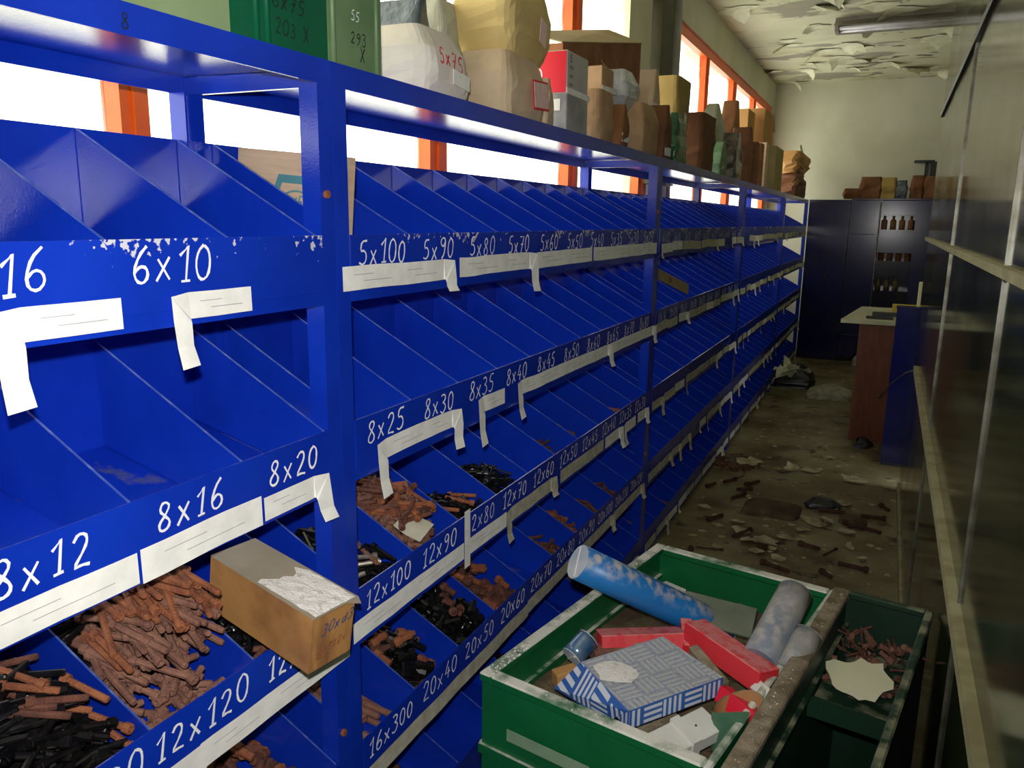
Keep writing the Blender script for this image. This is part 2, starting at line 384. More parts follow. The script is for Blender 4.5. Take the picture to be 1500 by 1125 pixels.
# ------------------------------------------------------------------ the room
YF, YB, CEIL, XW, XR = 11.75, -3.2, 3.56, -.60, 1.45
struct(MB().box(XW-.3, 3.2, YB, YF+.2, -.1, 0).build('floor', 'floor_concrete'))
ceil = struct(MB().box(XW-.3, 3.2, YB, YF+.2, CEIL, CEIL+.1).build('ceiling', 'ceiling_plaster'))
struct(MB().box(XW-.3, 3.2, YF, YF+.2, 0, CEIL).build('wall_back', 'wall_paint'))
struct(MB().box(XW-.3, 3.2, YB-.2, YB, 0, CEIL).build('wall_front', 'wall_dark'))  # unseen wall behind the camera, coloured dark to cut ambient light in the aisle
struct(MB().box(XR, XR+.15, 5.8, YF, 0, CEIL).build('wall_right', 'wall_olive'))
WZ0, WZ1 = 1.0, 3.25
wl = bpy.data.objects.new('wall_left', None); COL.objects.link(wl); struct(wl)
for (y0, y1, z0, z1) in ((YB, YF, 0, WZ0), (YB, YF, WZ1, CEIL), (5.72, 6.2, WZ0, WZ1), (11.55, YF, WZ0, WZ1), (YB, -1.2, WZ0, WZ1)):
    MB().box(XW-.3, XW, y0, y1, z0, z1).build('wall_section', 'wall_paint', wl)
def window(n, y0, y1, mull, first, covered=()):
    e = bpy.data.objects.new('window_%d' % n, None); COL.objects.link(e); struct(e); e.location = (XW-.05, (y0+y1)/2, WZ0)
    yc = (y0+y1)/2
    def bar(a, b, z0, z1, name, m, x0=-.03, x1=.03):
        return MB().box(x0, x1, a-yc, b-yc, z0-WZ0, z1-WZ0).build(name, m, e)
    bar(y0, y1, WZ1-.09, WZ1, 'head_frame', 'orange_frame'); bar(y0, y1, WZ0, WZ0+.09, 'sill', 'orange_frame')
    for k, (c, wd) in enumerate(mull):
        b = bar(c-wd/2, c+wd/2, WZ0+.09, WZ1-.09, 'mullion', first if k == 0 and n == 2 else 'orange_frame')
        bar(c-wd*.12, c+wd*.12, WZ0+.09, WZ1-.09, 'cover_strip', first if k == 0 and n == 2 else 'orange_frame', .03, .04)
    cs = [m_[0] for m_ in mull]
    for k in range(len(cs)-1):
        bar(cs[k]+mull[k][1]/2, cs[k+1]-mull[k+1][1]/2, WZ0+.09, WZ1-.09, 'pane', 'window_glass', -.022, -.018)
    return e
w1 = window(1, -1.2, 5.72, [(-1.13, .14), (0, .14), (1.385, .08), (2.78, .13), (4.24, .15), (5.6, .2)], 'orange_frame')
w2 = window(2, 6.2, 11.55, [(6.3, .2), (7.5, .15), (8.86, .2), (10.2, .17), (11.45, .2)], 'orange_frame_shaded')
tr = MB().box(-.03, 0, -.24, .24, 0, 1.15).build('trim_1', 'cream_board', None, (XW+.03, 5.24, 2.12)); struct(tr)
tr = MB().box(-.06, .02, -.17, .15, 0, 1.3).build('trim_2', 'olive_board', None, (XW+.06, 5.72, 2.0)); struct(tr)
tr = MB().tube([(0, 0, 0), (0, 0, 1.3)], .045, 10).build('trim_3', 'pipe_grey', None, (XW+.06, 5.98, 2.0), True); struct(tr)
# glossy dark partition close to the camera, in framed panels
XP, PY1 = 1.212, 5.75
pt = bpy.data.objects.new('wall_partition', None); COL.objects.link(pt); struct(pt); pt.location = (XP, 2, 0)
ups = [-1.44, .2, 1.84, 3.48, 5.12, PY1]
for k in range(len(ups)-1):
    for z0, z1 in ((.06, .928), (.957, 1.652), (1.674, 2.40), (2.43, CEIL-.01)):
        MB().box(0, .02, ups[k]-2+.004, ups[k+1]-2-.004, z0, z1).build('panel', 'panel_gloss', pt)
for k in range(1, 4):
    for z0, z1 in ((.06, .928), (.957, 1.652), (1.674, 2.40)):
        MB().box(-.006, .02, ups[k]-2-.0035, ups[k]-2+.0035, z0, z1).build('upright', 'strip_metal', pt)
MB().box(-.018, .02, ups[0]-2, PY1-2, 1.653, 1.673).build('rail', 'rail_cream', pt)
MB().box(-.022, .02, ups[0]-2, 5.05-2, .928, .957).build('rail', 'rail_cream', pt)
MB().box(-.012, .02, ups[0]-2, PY1-2, 2.395, 2.425).build('rail', 'bar_dark', pt)
MB().box(-.012, .02, ups[0]-2, PY1-2, 0, .05).build('skirting', 'rail_cream', pt)
MB().box(.02, .06, ups[0]-2, PY1-2, 0, CEIL-.01).build('backing', 'wall_olive', pt)
# peeling ceiling paint
rc = random.Random(3)
def flake_mesh(w, d, curl, seed):
    mb = MB(); n, k = 14, 4; vs = [(0, 0, -.002)]; ang0 = rc.uniform(0, 6.28)
    for j in range(1, k+1):
        for i in range(n):
            a = 2*math.pi*i/n; rr = j/k*(1+.75*nz((math.cos(a)*1.6, math.sin(a)*1.6, seed), 1.0, seed))*.55
            x, y = rr*math.cos(a), rr*math.sin(a); cu = max(0, x*math.cos(ang0)+y*math.sin(ang0)-.05)
            vs.append((x*w, y*d, -.002-curl*cu*cu*2-.008*(j/k)*abs(nz((x*6, y*6, seed)))))
    fs = [(0, 1+i, 1+(i+1) % n) for i in range(n)]
    fs += [(1+j*n+i, 1+(j+1)*n+i, 1+(j+1)*n+(i+1) % n, 1+j*n+(i+1) % n) for j in range(k-1) for i in range(n)]
    mb.add(vs, fs); return mb
spots = [(1080, 15, .5, .18), (1205, 75, .5, .3), (1232, 85, .45, .35), (1265, 70, .4, .2), (1130, 105, .35, .15), (1160, 120, .3, .25), (1300, 95, .5, .2), (1340, 100, .5, .2),
         (1370, 60, .4, .2), (1155, 60, .25, .1), (1250, 100, .3, .2), (1195, 40, .4, .2), (1210, 10, .5, .2), (1320, 15, .5, .15), (1280, 110, .3, .15), (1375, 105, .35, .2)]
for i, (x, y, s, cu) in enumerate(spots):
    p = px(x, y, Z=CEIL-.01)
    if p.y > YF-.15: p.y = YF-.2
    flake_mesh(s*.55, s*.45, cu*.6, i+1).build('paint_flake', 'flake', ceil, (p.x, p.y, CEIL-.004), True)
for i in range(26):
    flake_mesh(rc.uniform(.12, .3), rc.uniform(.1, .25), rc.uniform(.03, .16), i+40).build('paint_flake', 'flake', ceil, (rc.uniform(-.2, 1.6), rc.uniform(5.5, 11.5), CEIL-.004), True)
# strip lamp on the ceiling, switched off
a, b = px(1222, 42, Z=CEIL-.1), px(1402, 38, Z=CEIL-.1)
yl = (a.y+b.y)/2
lt = thing('ceiling_lamp', 'grey strip lamp fixed across the peeling ceiling, switched off', 'lamp', ((a.x+b.x)/2, yl, CEIL))
hw = min((b.x-a.x)/2, .62)
MB().box(-hw, hw, -.09, .09, -.05, 0).build('body', 'lamp_body', lt)
MB().add([(-hw, -.2, -.09), (hw, -.2, -.09), (hw, -.09, -.03), (-hw, -.09, -.03), (-hw, .2, -.09), (hw, .2, -.09), (hw, .09, -.03), (-hw, .09, -.03)], [(0, 1, 2, 3), (4, 7, 6, 5)]).build('reflector', 'lamp_body', lt)
for s in (-.06, .06): MB().tube([(-hw+.03, s, -.085), (hw-.03, s, -.085)], .016, 10).build('tube', 'tube_glass', lt, None, True)
for s in (-1, 1): MB().box(s*(hw-.015)-.015, s*(hw-.015)+.015, -.085, .085, -.11, -.045).build('socket', 'lamp_body', lt)

# ------------------------------------------------------------------ bin racks
UL, DEP, NB = 2.44, .38, 10
ZR = [1.712, 1.322, .935, .553, .175]
ZTOP = 2.038
PIT = (UL-.09)/NB
def tray_z(zr, x): return zr-.112+(-x)*(.088/.36)
def angle_post(mb, x0, y0, sx, sy, z1, w=.043, t=.004):
    mb.add([(x0, y0, 0), (x0, y0+sy*w, 0), (x0-sx*t, y0+sy*w, 0), (x0-sx*t, y0+sy*t, 0), (x0-sx*w, y0+sy*t, 0), (x0-sx*w, y0, 0)] +
           [(x0, y0, z1), (x0, y0+sy*w, z1), (x0-sx*t, y0+sy*w, z1), (x0-sx*t, y0+sy*t, z1), (x0-sx*w, y0+sy*t, z1), (x0-sx*w, y0, z1)],
           [(5, 4, 3, 2, 1, 0), (6, 7, 8, 9, 10, 11)]+[(i, (i+1) % 6, (i+1) % 6+6, i+6) for i in range(6)])
    return mb
def make_rack():
    e = thing('bin_rack', '', 'storage rack')
    for y0 in (0.001, UL-.044):
        angle_post(MB(), 0, y0, 1, 1, ZTOP-.045).build('post', 'blue_paint', e)
        angle_post(MB(), -DEP, y0, -1, 1, ZTOP-.045).build('post', 'blue_paint', e)
    # top frame and board
    MB().box(-.004, 0, 0.001, UL-.001, ZTOP-.045, ZTOP).build('top_rail', 'blue_paint', e)
    MB().box(-DEP, -DEP+.004, 0.001, UL-.001, ZTOP-.045, ZTOP).build('top_rail', 'blue_paint', e)
    for y0 in (.001, UL-.005): MB().box(-DEP+.005, -.005, y0, y0+.004, ZTOP-.045, ZTOP-.012).build('side_rail', 'blue_paint', e)
    MB().box(-DEP+.004, -.004, .005, UL-.005, ZTOP-.010, ZTOP-.006).build('top_board', 'blue_paint', e)
    bt = MB().tube([(0, 0, 0), (.006, 0, 0)], .008, 8).mesh('bolt_head', 'rust')
    for z in (1.79, .62): put(bt, 'bolt_head', e, (.0005, UL-.028, z))
    for r, zr in enumerate(ZR):
        lip = MB().box(-.003, 0, .046, UL-.046, -.11, 0)
        lip.build('lip', 'blue_chipped' if r == 0 else 'blue_paint', e, (.002, 0, zr))
        MB().box(-.03, 0, .045, UL-.045, -.136, -.1105).build('rail', 'blue_paint', e, (0, 0, zr))
        z0, z1 = zr-.112, zr-.024
        MB().hexa([(-.36, .046, z1), (-.004, .046, z0), (-.004, UL-.046, z0), (-.36, UL-.046, z1)],
                  [(-.36, .046, z1+.002), (-.004, .046, z0+.002), (-.004, UL-.046, z0+.002), (-.36, UL-.046, z1+.002)]).build('tray', 'blue_paint', e)
        MB().box(-.364, -.361, .0, UL, zr-.06, zr+(.187 if r == 0 else .235)).build('back_panel', 'blue_paint', e)
        dv = MB(); t = .0013
        pr = [(-.359, z1-zr+.004), (-.006, z0-zr+.004), (-.006, -.002), (-.359, .187)]
        dv.add([(x, s*t, z) for s in (-1, 1) for x, z in pr], [(0, 1, 2, 3), (7, 6, 5, 4), (0, 4, 5, 1), (1, 5, 6, 2), (0, 3, 7, 4)])
        dv.cur = 1; dv.add([(-.359, -t*1.05, .187), (-.006, -t*1.05, -.002), (-.006, t*1.05, -.002), (-.359, t*1.05, .187), (-.359, -t*1.05, .1845), (-.006, -t*1.05, -.0045), (-.006, t*1.05, -.0045), (-.359, t*1.05, .1845)],
                           [(0, 1, 2, 3), (0, 4, 5, 1), (3, 2, 6, 7), (1, 5, 6, 2)])
        me = dv.mesh('divider', ['blue_paint', 'worn_edge'])
        for k in range(NB+1): put(me, 'divider', e, (0, min(max(.045+PIT*k, .0485), UL-.0485), zr))
    return e
rackB = make_rack()
RY = [1.31-UL, 1.31, 1.31+UL, 1.31+2*UL, 1.31+3*UL]
rlab = ['nearest blue steel bin rack, cut by the picture edge, lips lettered 6x10 and 8x12',
        'second blue steel bin rack from the viewer, lips lettered 5x100 and 8x25',
        'third blue steel bin rack, with a cardboard strip in its second row',
        'fourth blue steel bin rack, second from the far end of the row',
        'last blue steel bin rack, beside the dark blue cabinets at the far wall']
racks = []
for i, y in enumerate(RY):
    r_ = rackB if i == 1 else copy_tree(rackB)
    r_.location = (0, y, 0); r_['label'] = rlab[i]; r_['group'] = 'blue bin racks along the window wall'; racks.append(r_)
def lip_of(u, row):
    return sorted([c for c in racks[u].children if c.name.startswith('lip')], key=lambda c: -c.location.z)[row]
def bin_y(u, k): return RY[u]+.045+PIT*k      # y of the divider on the near side of bin k
# painted figures on the lips
q = MB(); strokes(q, '8', (.0006, px(182, 20, X=0).y-RY[0]-.008, ZTOP-.036), (0, 1, 0), (0, 0, 1), .022, .0025)
q.build('lettering', 'ink_black', racks[0])
rt_ = random.Random(5)
def letter(u, row, text, yc, h=.056, wd=.0062, dz=-.072):
    h *= .88; wd *= .74; dz += .006
    lip = lip_of(u, row); mb = MB()
    wtot = sum(.6*(.8 if c == '1' else 1)+.18 for c in text)*h
    strokes(mb, text, (.0006, yc-RY[u]-wtot/2, dz), (0, 1, 0), (0, 0, 1), h, wd, rg=rt_)
    mb.build('lettering', 'letter_white', lip)
def Y0(x, y, row): return px(x, y, X=.002).y
for row, lst in {0: [(255, 390, '6x10', .06), (-15, 390, '6x16', .06)],
                 1: [(65, 825, '8x12', .058), (282, 742, '8x16', .056), (432, 682, '8x20', .054)],
                 2: [(300, 1042, '12x120', .056), (440, 960, '12x120', .05), (120, 1140, '12x130', .056)]}.items():
    for x, y, t, h in lst: letter(0, row, t, Y0(x, y, row), h)
for row, ts in {0: ['5x100', '5x90', '5x80', '5x70', '5x60', '5x50', '5x40', '5x35', '5x30', '5x25'],
                1: ['8x25', '8x30', '8x35', '8x40', '8x45', '8x50', '8x60', '8x65', '8x70', '8x80'],
                2: ['12x100', '12x90', '12x80', '12x70', '12x60', '12x50', '12x45', '12x40', '12x35', '12x30'],
                3: ['16x300', '20x40', '20x50', '20x60', '20x70', '20x80', '20x90', '20x100', '20x110', '20x120']}.items():
    for k, t in enumerate(ts): letter(1, row, t, bin_y(1, k)+PIT*(.52 if k else .5), .056 if len(t) < 6 else .05, .0055, -.068)
for row, ts in {0: ['6x12', '6x16', '6x20', '6x25', '6x30', '6x35', '6x40', '6x50', '6x60', '6x70'], 1: ['10x16', '10x20', '10x25', '10x30', '10x35', '10x40', '10x45', '10x50', '10x60', '10x70']}.items():
    for k, t in enumerate(ts): letter(2, row, t, bin_y(2, k)+PIT*.5, .05, .004, -.07)

# paper tags glued along the lower half of the lips
rg = random.Random(11)
def paper_tag(u, row, y0, y1, hang=None, hl=.07, z=-.088, hgt=.045, m='tag_paper', tilt=0):
    lip = lip_of(u, row); mb = MB(); n = 7; a, b = y0-RY[u], y1-RY[u]; t = .0006
    hw_ = hgt*.92
    top, bot = [], []
    lo, hi = (a+hw_ if hang == 'L' else a), (b-hw_ if hang == 'R' else b)
    for i in range(n):
        f = i/(n-1); y = lo+(hi-lo)*f; dz = tilt*(f-.5)+.003*nz((y*9, row, u), 1.0, 2)
        x = .0022+.0025*abs(nz((y*14, row, u), 1.0, 5))
        top.append((x, y, z+hgt/2+dz)); bot.append((x+.0008, y, z-hgt/2+dz))
    mb.strip(top, bot)
    # two pencil lines printed on the strip
    mb.cur = 1
    for dz in (.3, -.25):
        P = [(q[0]+.0009, q[1], z+dz*hgt/2+tilt*((i/(n-1))-.5)) for i, q in enumerate(top)]
        P = P[1:4] if dz > 0 else P[2:6]
        mb.strip(P, [(q[0], q[1], q[2]-.0012) for q in P])
    mb.cur = 0
    if hang:
        # the loose end is folded over and hangs down
        s = 1 if hang == 'R' else -1; e = hi if s > 0 else lo; zt = (top[-1] if s > 0 else top[0]); zb = (bot[-1] if s > 0 else bot[0])
        c = rg.uniform(-.012, .012)
        A = [Vector(zt), Vector((zt[0]+.006, e+s*hw_, zt[2]-.004)), Vector((zt[0]+.010, e+s*hw_*1.05, z-hgt*.5)), Vector((zt[0]+.012, e+s*(hw_*1.0)+c*.5, z-hgt/2-hl*.55)), Vector((zt[0]+.020, e+s*(hw_*1.02)+c, z-hgt/2-hl))]
        B = [Vector(zb), Vector((zb[0]+.003, e+s*.001, zb[2]+.001)), Vector((zb[0]+.006, e+s*.002, z-hgt/2-.006)), Vector((zt[0]+.008, e+s*.003+c*.5, z-hgt/2-hl*.55)), Vector((zt[0]+.017, e+s*.001+c, z-hgt/2-hl*.97))]
        mb.strip(A, B)
    return mb.build('paper_tag', [m, 'ink_grey'], lip)
def T(u, row, x0, x1, ymid, hang=None, hl=.07, **kw):
    paper_tag(u, row, px(x0, ymid, X=.002).y, px(x1, ymid, X=.002).y, hang, hl, **kw)
T(0, 0, -20, 178, 470, 'L', .085, z=-.105); T(0, 0, -150, -40, 470, z=-.105); T(0, 0, 244, 366, 430, 'L', .075, z=-.105, hgt=.042)
T(0, 1, -60, 205, 880, z=-.105, hgt=.05); T(0, 1, 203, 385, 800, z=-.104, hgt=.056, tilt=.004); T(0, 1, 385, 478, 730, 'R', .055, z=-.103)
T(0, 2, 150, 300, 1110, z=-.112, hgt=.05); T(0, 2, 290, 395, 1065, z=-.11, hgt=.05); T(0, 2, 383, 512, 990, z=-.112, hgt=.05, tilt=-.004)
for x0, x1, h, l in ((500, 585, None, 0), (583, 662, 'R', .03), (672, 737, None, 0), (735, 783, 'R', .07), (785, 830, None, 0), (828, 866, None, 0), (868, 898, None, 0), (898, 922, None, 0), (922, 942, None, 0), (942, 960, None, 0)):
    T(1, 0, x0, x1, 385, h, l, z=-.088, hgt=.05)
for x0, x1, y, h, l in ((548, 628, 650, 'L', .085), (626, 672, 625, 'R', .06), (697, 738, 590, 'L', .09), (755, 787, 560, 'L', .07), (785, 824, 545, None, 0), (822, 861, 535, None, 0), (860, 894, 525, 'R', .05), (893, 942, 505, None, 0), (940, 958, 490, 'R', .04)):
    T(1, 1, x0, x1, y, h, l, z=-.088, hgt=.046)
for x0, x1, y, h, l in ((516, 600, 920, None, 0), (598, 678, 845, None, 0), (680, 740, 790, None, 0), (738, 782, 760, 'L', .05), (776, 812, 735, 'R', .02), (820, 850, 695, None, 0), (848, 882, 680, None, 0), (886, 910, 640, 'R', .05), (912, 930, 620, 'L', .05), (934, 948, 600, 'R', .03)):
    T(1, 2, x0, x1, y, h, l, z=-.098, hgt=.048, m='tag_paper' if x0 > 880 or x0 < 700 else 'tag_paper_old')
paper_tag(1, 2, px(680, 800, X=.002).y-.004, px(680, 800, X=.002).y+.03, None, 0, z=-.07, hgt=.17)
for k in range(10):
    if k < 4: paper_tag(1, 3, bin_y(1, k)+.0, bin_y(1, k+1)+.002, None, 0, z=-.108, hgt=.048, m='tag_paper_old')
    else: paper_tag(1, 3, bin_y(1, k)+.0, bin_y(1, k+1)-rg.choice((0, .004)), 'R' if k in (7, 9) else None, .03, z=-.1, hgt=.046, m='tag_paper_old')
    if k > 5: paper_tag(1, 4, bin_y(1, k), bin_y(1, k)+rg.uniform(.16, PIT), rg.choice((None, None, 'R')), .03, z=-.09, m='tag_paper_old')
for u in (2, 3, 4):
    for row in range(5):
        for k in range(10):
            h = rg.choice((None, None, 'L', 'R')); 
            if u == 4 and row == 0 and k > 5: h = None
            if rg.random() < .04: continue
            y = bin_y(u, k)+rg.uniform(-.005, .01)
            paper_tag(u, row, y, y+PIT*rg.uniform(.88, 1.06), h, rg.uniform(.02, .07), z=-.09+rg.uniform(-.006, .006), m=rg.choice(('tag_paper', 'tag_paper_old', 'tag_paper_old')), tilt=rg.uniform(-.006, .006))

# ------------------------------------------------------------------ bolts
def screw_mesh(name, d, L, hd, hh, m, hexhead=False, seg=8):
    "cap screw along +x: head at x=0..hh with a socket, shank to x=hh+L"
    mb = MB(); n = 6 if hexhead else seg
    def ring(x, r, k=n): return [(x, r*math.cos(2*math.pi*i/k), r*math.sin(2*math.pi*i/k)) for i in range(k)]
    mb.loft([ring(hh*.35, hd*.24), ring(0, hd*.27), ring(0, hd*.46), ring(hh*.1, hd*.5), ring(hh, hd*.5), ring(hh, d*.5), ring(hh+L*.96, d*.5), ring(hh+L, d*.4)])
    return mb.mesh(name, m)
SCREWS = {}
def screw(kind):
    if kind not in SCREWS:
        d, L, hd, hh, m = {
            'long_rust': (.0125, .112, .0185, .013, 'rust'), 'long_mauve': (.0125, .112, .0185, .013, 'rust_mauve'), 'long_black': (.0125, .10, .0185, .013, 'black_oxide'),
            'mid_rust': (.0115, .075, .018, .0125, 'rust'), 'mid_dark': (.0115, .075, .018, .0125, 'rust_dark'), 'mid_black': (.0115, .07, .018, .0125, 'black_oxide'),
            'mid_steel': (.0115, .075, .018, .0125, 'bare_steel'),
            'short_rust': (.019, .034, .029, .02, 'rust'), 'short_dark': (.019, .034, .029, .02, 'rust_dark'), 'short_black': (.019, .034, .029, .02, 'black_oxide'),
            'stub_rust': (.013, .026, .02, .014, 'rust_mauve'), 'stub_black': (.013, .026, .02, .014, 'black_oxide'),
            'thin_black': (.006, .045, .010, .006, 'black_oxide'), 'thin_rust': (.006, .045, .010, .006, 'rust_dark'),
            'rod_rust': (.0165, .20, .025, .017, 'rust_mauve')}[kind]
        SCREWS[kind] = (screw_mesh('screw', d, L, hd, hh, m), hd*.5, hh+L)
    return SCREWS[kind]
STUFF = {}
class Pile:
    "settles screws one after another on a height map of one bin"
    def __init__(s, u, row, k, seed, base=None):
        s.u, s.row, s.k = u, row, k; s.zr = ZR[row]; s.rg = random.Random(seed)
        s.y0, s.y1 = bin_y(u, k)+.004, bin_y(u, k+1)-.004; s.x0, s.x1 = -.352, -.008
        s.c = .006; s.nx = int((s.x1-s.x0)/s.c)+1; s.ny = int((s.y1-s.y0)/s.c)+1
        s.h = [[tray_z(s.zr, s.x0+i*s.c)+.003+(base(s.x0+i*s.c, s.y0+j*s.c) if base else 0) for j in range(s.ny)] for i in range(s.nx)]
    def at(s, x, y):
        i = min(max(int((x-s.x0)/s.c+.5), 0), s.nx-1); j = min(max(int((y-s.y0)/s.c+.5), 0), s.ny-1); return i, j
    def drop(s, kind, xr, yr, ang, spread, stuff=False, label=None, group=None, sink=.35):
        me, r_, L = screw(kind); g = s.rg
        W_, D_ = s.y1-s.y0, s.x1-s.x0
        for tries in range(40):
            a = R(ang+g.uniform(-spread, spread)); ca, sa = math.cos(a), math.sin(a)
            cx = s.x0+D_*g.uniform(*xr); cy = s.y0+W_*g.uniform(*yr)
            if g.random() < .25: ca, sa = -ca, -sa
            p0 = (cx-ca*L/2, cy-sa*L/2); p1 = (cx+ca*L/2, cy+sa*L/2)
            m_ = r_*.8
            if all(s.x0+m_ < q[0] < s.x1-m_ and s.y0+m_ < q[1] < s.y1-m_ for q in (p0, p1)): break
        else: return None
        n = max(3, int(L/.008)); hs = []
        for i in range(n+1):
            f = i/n; x, y = p0[0]+(p1[0]-p0[0])*f, p0[1]+(p1[1]-p0[1])*f
            ii, jj = s.at(x, y); hs.append(s.h[ii][jj])
        half = n//2
        z0, z1 = max(hs[:half+1])*.6+sum(hs[:half+1])/(half+1)*.4, max(hs[half:])*.6+sum(hs[half:])/(n-half+1)*.4
        lim = L*.30
        if z1-z0 > lim: z0 = z1-lim
        if z0-z1 > lim: z1 = z0-lim
        z0 += r_*(1-sink); z1 += r_*(1-sink)
        P0, P1 = Vector((p0[0], p0[1], z0)), Vector((p1[0], p1[1], z1))
        for i in range(n+1):
            f = i/n; q = P0.lerp(P1, f)
            for off in (-r_*.6, 0, r_*.6):
                ii, jj = s.at(q.x-sa*off, q.y+ca*off)
                s.h[ii][jj] = max(s.h[ii][jj], q.z+r_*(.8 if off == 0 else .5))
        d = (P1-P0).normalized()
        rot = d.to_track_quat('X', 'Z')
        mt_ = rot.to_matrix().to_4x4() @ Matrix.Rotation(g.uniform(0, 6.28), 4, 'X'); mt_.translation = P0
        if stuff:
            S_ = STUFF.setdefault(me.materials[0].name, MB()); S_.add([mt_ @ v.co for v in me.vertices], [tuple(p.vertices) for p in me.polygons])
            return None
        o = put(me, 'rusty_screw' if 'rust' in kind or 'mauve' in kind or 'dark' in kind else 'steel_screw' if 'steel' in kind else 'black_screw'); o.matrix_world = mt_
        return tag(o, label, 'screw', group)
    def fill(s, items, label=None, group=None, stuff=False):
        for kind, n, xr, yr, ang, spread in items:
            for i in range(n):
                word = 'rusty' if ('rust' in kind or 'mauve' in kind or 'dark' in kind) else 'bare steel' if 'steel' in kind else 'black'
                s.drop(kind, xr, yr, ang, spread, stuff, (label or '').format(word), (group or '').format(word))
def lump(cx, cy, rx, ry, h):
    return lambda x, y: h*max(0, 1-((x-cx)/rx)**2-((y-cy)/ry)**2)
# nearest rack, third row
P = Pile(0, 2, 7, 1)
P.fill([('mid_black', 150, (.05, .97), (.03, .97), 75, 70), ('stub_black', 150, (.02, .98), (.02, .98), 75, 80), ('mid_dark', 3, (.2, .6), (.2, .9), 20, 40)], stuff=True)
P.fill([('mid_black', 44, (.25, .95), (.05, .95), 70, 50), ('mid_dark', 5, (.2, .9), (.4, .95), 70, 40), ('mid_black', 10, (.1, .8), (.1, .95), 70, 50), ('mid_rust', 6, (.6, .97), (.5, .97), 20, 25)], '{} cap screw in the dark heap left of the bin lettered 12x120', '{} screws in the nearest third-row bin')
P = Pile(0, 2, 8, 2)
P.fill([('mid_black', 80, (.02, .45), (.03, .97), 75, 80), ('stub_black', 60, (.02, .4), (.02, .98), 75, 80), ('stub_rust', 120, (.45, .99), (.02, .98), 60, 80), ('long_mauve', 60, (.3, .99), (.05, .95), -5, 30)], stuff=True)
P.fill([('mid_black', 22, (.05, .42), (.05, .95), 80, 35), ('long_mauve', 26, (.5, .99), (.05, .95), -10, 25), ('long_rust', 32, (.45, .99), (.03, .98), -12, 20)], '{} long cap screw in the bin lettered 12x120', '{} screws in the 12x120 bin')
P = Pile(0, 2, 9, 3)
P.fill([('mid_black', 70, (.05, .97), (.05, .95), 75, 60)], stuff=True)
P.fill([('mid_black', 22, (.1, .8), (.3, .95), 75, 60), ('mid_dark', 6, (.1, .9), (.2, .95), 75, 60)], '{} cap screw in the bin behind the dusty carton', '{} screws behind the dusty carton')
P = Pile(0, 1, 7, 4)
P.fill([('stub_rust', 16, (.72, .97), (.1, .95), 30, 80)], '{} stubby screw in the small heap above the lettering 8x12', '{} screws above the 8x12 lettering')
for k, sd in ((8, 5), (9, 6)):
    P = Pile(0, 3, k, sd)
    P.fill([('short_dark', 60, (.2, .97), (.05, .95), 40, 90)], stuff=True)
    P.fill([('short_dark', 14, (.2, .95), (.05, .95), 40, 90), ('short_rust', 12, (.2, .95), (.05, .95), 40, 90), ('stub_black', 6, (.2, .95), (.1, .9), 40, 90)], '{} short thick screw in the low bin under the dusty carton', '{} screws in the fourth row under the carton')
# second rack
P = Pile(1, 2, 0, 7)
P.fill([('mid_black', 130, (.2, .97), (.05, .95), 10, 50)], stuff=True)
P.fill([('mid_black', 14, (.3, .97), (.05, .95), -10, 40), ('mid_steel', 4, (.5, .97), (.1, .8), 60, 60), ('long_mauve', 3, (.3, .8), (.5, .95), -15, 15)], '{} cap screw in the bin lettered 12x100', '{} screws in the 12x100 bin')
P = Pile(1, 2, 1, 8)
P.fill([('mid_dark', 120, (.1, .97), (.03, .97), 60, 80), ('stub_rust', 160, (.25, .98), (.02, .98), 60, 80)], stuff=True)
P.fill([('mid_rust', 26, (.25, .9), (.03, .97), 60, 80), ('mid_dark', 16, (.25, .97), (.05, .95), 60, 80)], '{} cap screw in the bin lettered 12x90', '{} screws in the 12x90 bin')
P = Pile(1, 2, 2, 9)
P.fill([('mid_black', 60, (.45, .98), (.03, .97), 60, 80), ('stub_black', 60, (.5, .98), (.02, .98), 60, 80)], stuff=True)
P.fill([('mid_black', 10, (.5, .97), (.05, .95), 80, 40), ('thin_black', 22, (.2, .97), (.05, .95), 60, 80), ('mid_rust', 3, (.7, .97), (.1, .9), 10, 40)], '{} screw in the bin lettered 12x80', '{} screws in the 12x80 bin')
P = Pile(1, 2, 3, 10)
P.fill([('mid_black', 90, (.4, .98), (.03, .97), 60, 80), ('thin_black', 90, (.25, .97), (.05, .95), 60, 80)], stuff=True)
P.fill([('thin_black', 42, (.2, .97), (.05, .95), 60, 80)], '{} thin screw in the bin lettered 12x70', '{} screws in the 12x70 bin')
P = Pile(1, 1, 5, 11)
P.fill([('mid_dark', 5, (.55, .95), (.3, .8), 0, 25)], '{} screw lying alone in the bin lettered 8x50', 'few screws in the 8x50 bin')
P = Pile(1, 3, 0, 12)
P.fill([('rod_rust', 14, (.2, .97), (.03, .97), -5, 12)], '{} long rod screw in the bin lettered 16x300', '{} rods in the 16x300 bin')
for k, t, mixs in ((1, '20x40', [('short_black', 12), ('short_dark', 8), ('short_rust', 12)]), (2, '20x50', [('short_black', 26), ('short_dark', 6)]), (3, '20x60', [('short_dark', 16), ('short_rust', 8)])):
    P = Pile(1, 3, k, 13+k)
    P.fill([(mixs[0][0], 130, (.2, .98), (.03, .97), 40, 90)], stuff=True)
    P.fill([(kd, n, (.25, .97), (.04, .96), 40, 90) for kd, n in mixs], '{} short thick screw in the bin lettered '+t, '{} screws in the '+t+' bin')
P = Pile(1, 4, 1, 20)
P.fill([('short_dark', 14, (.4, .97), (.05, .95), 40, 90)], '{} short thick screw in the lowest row under the lettering 20x40', '{} screws in the lowest row')
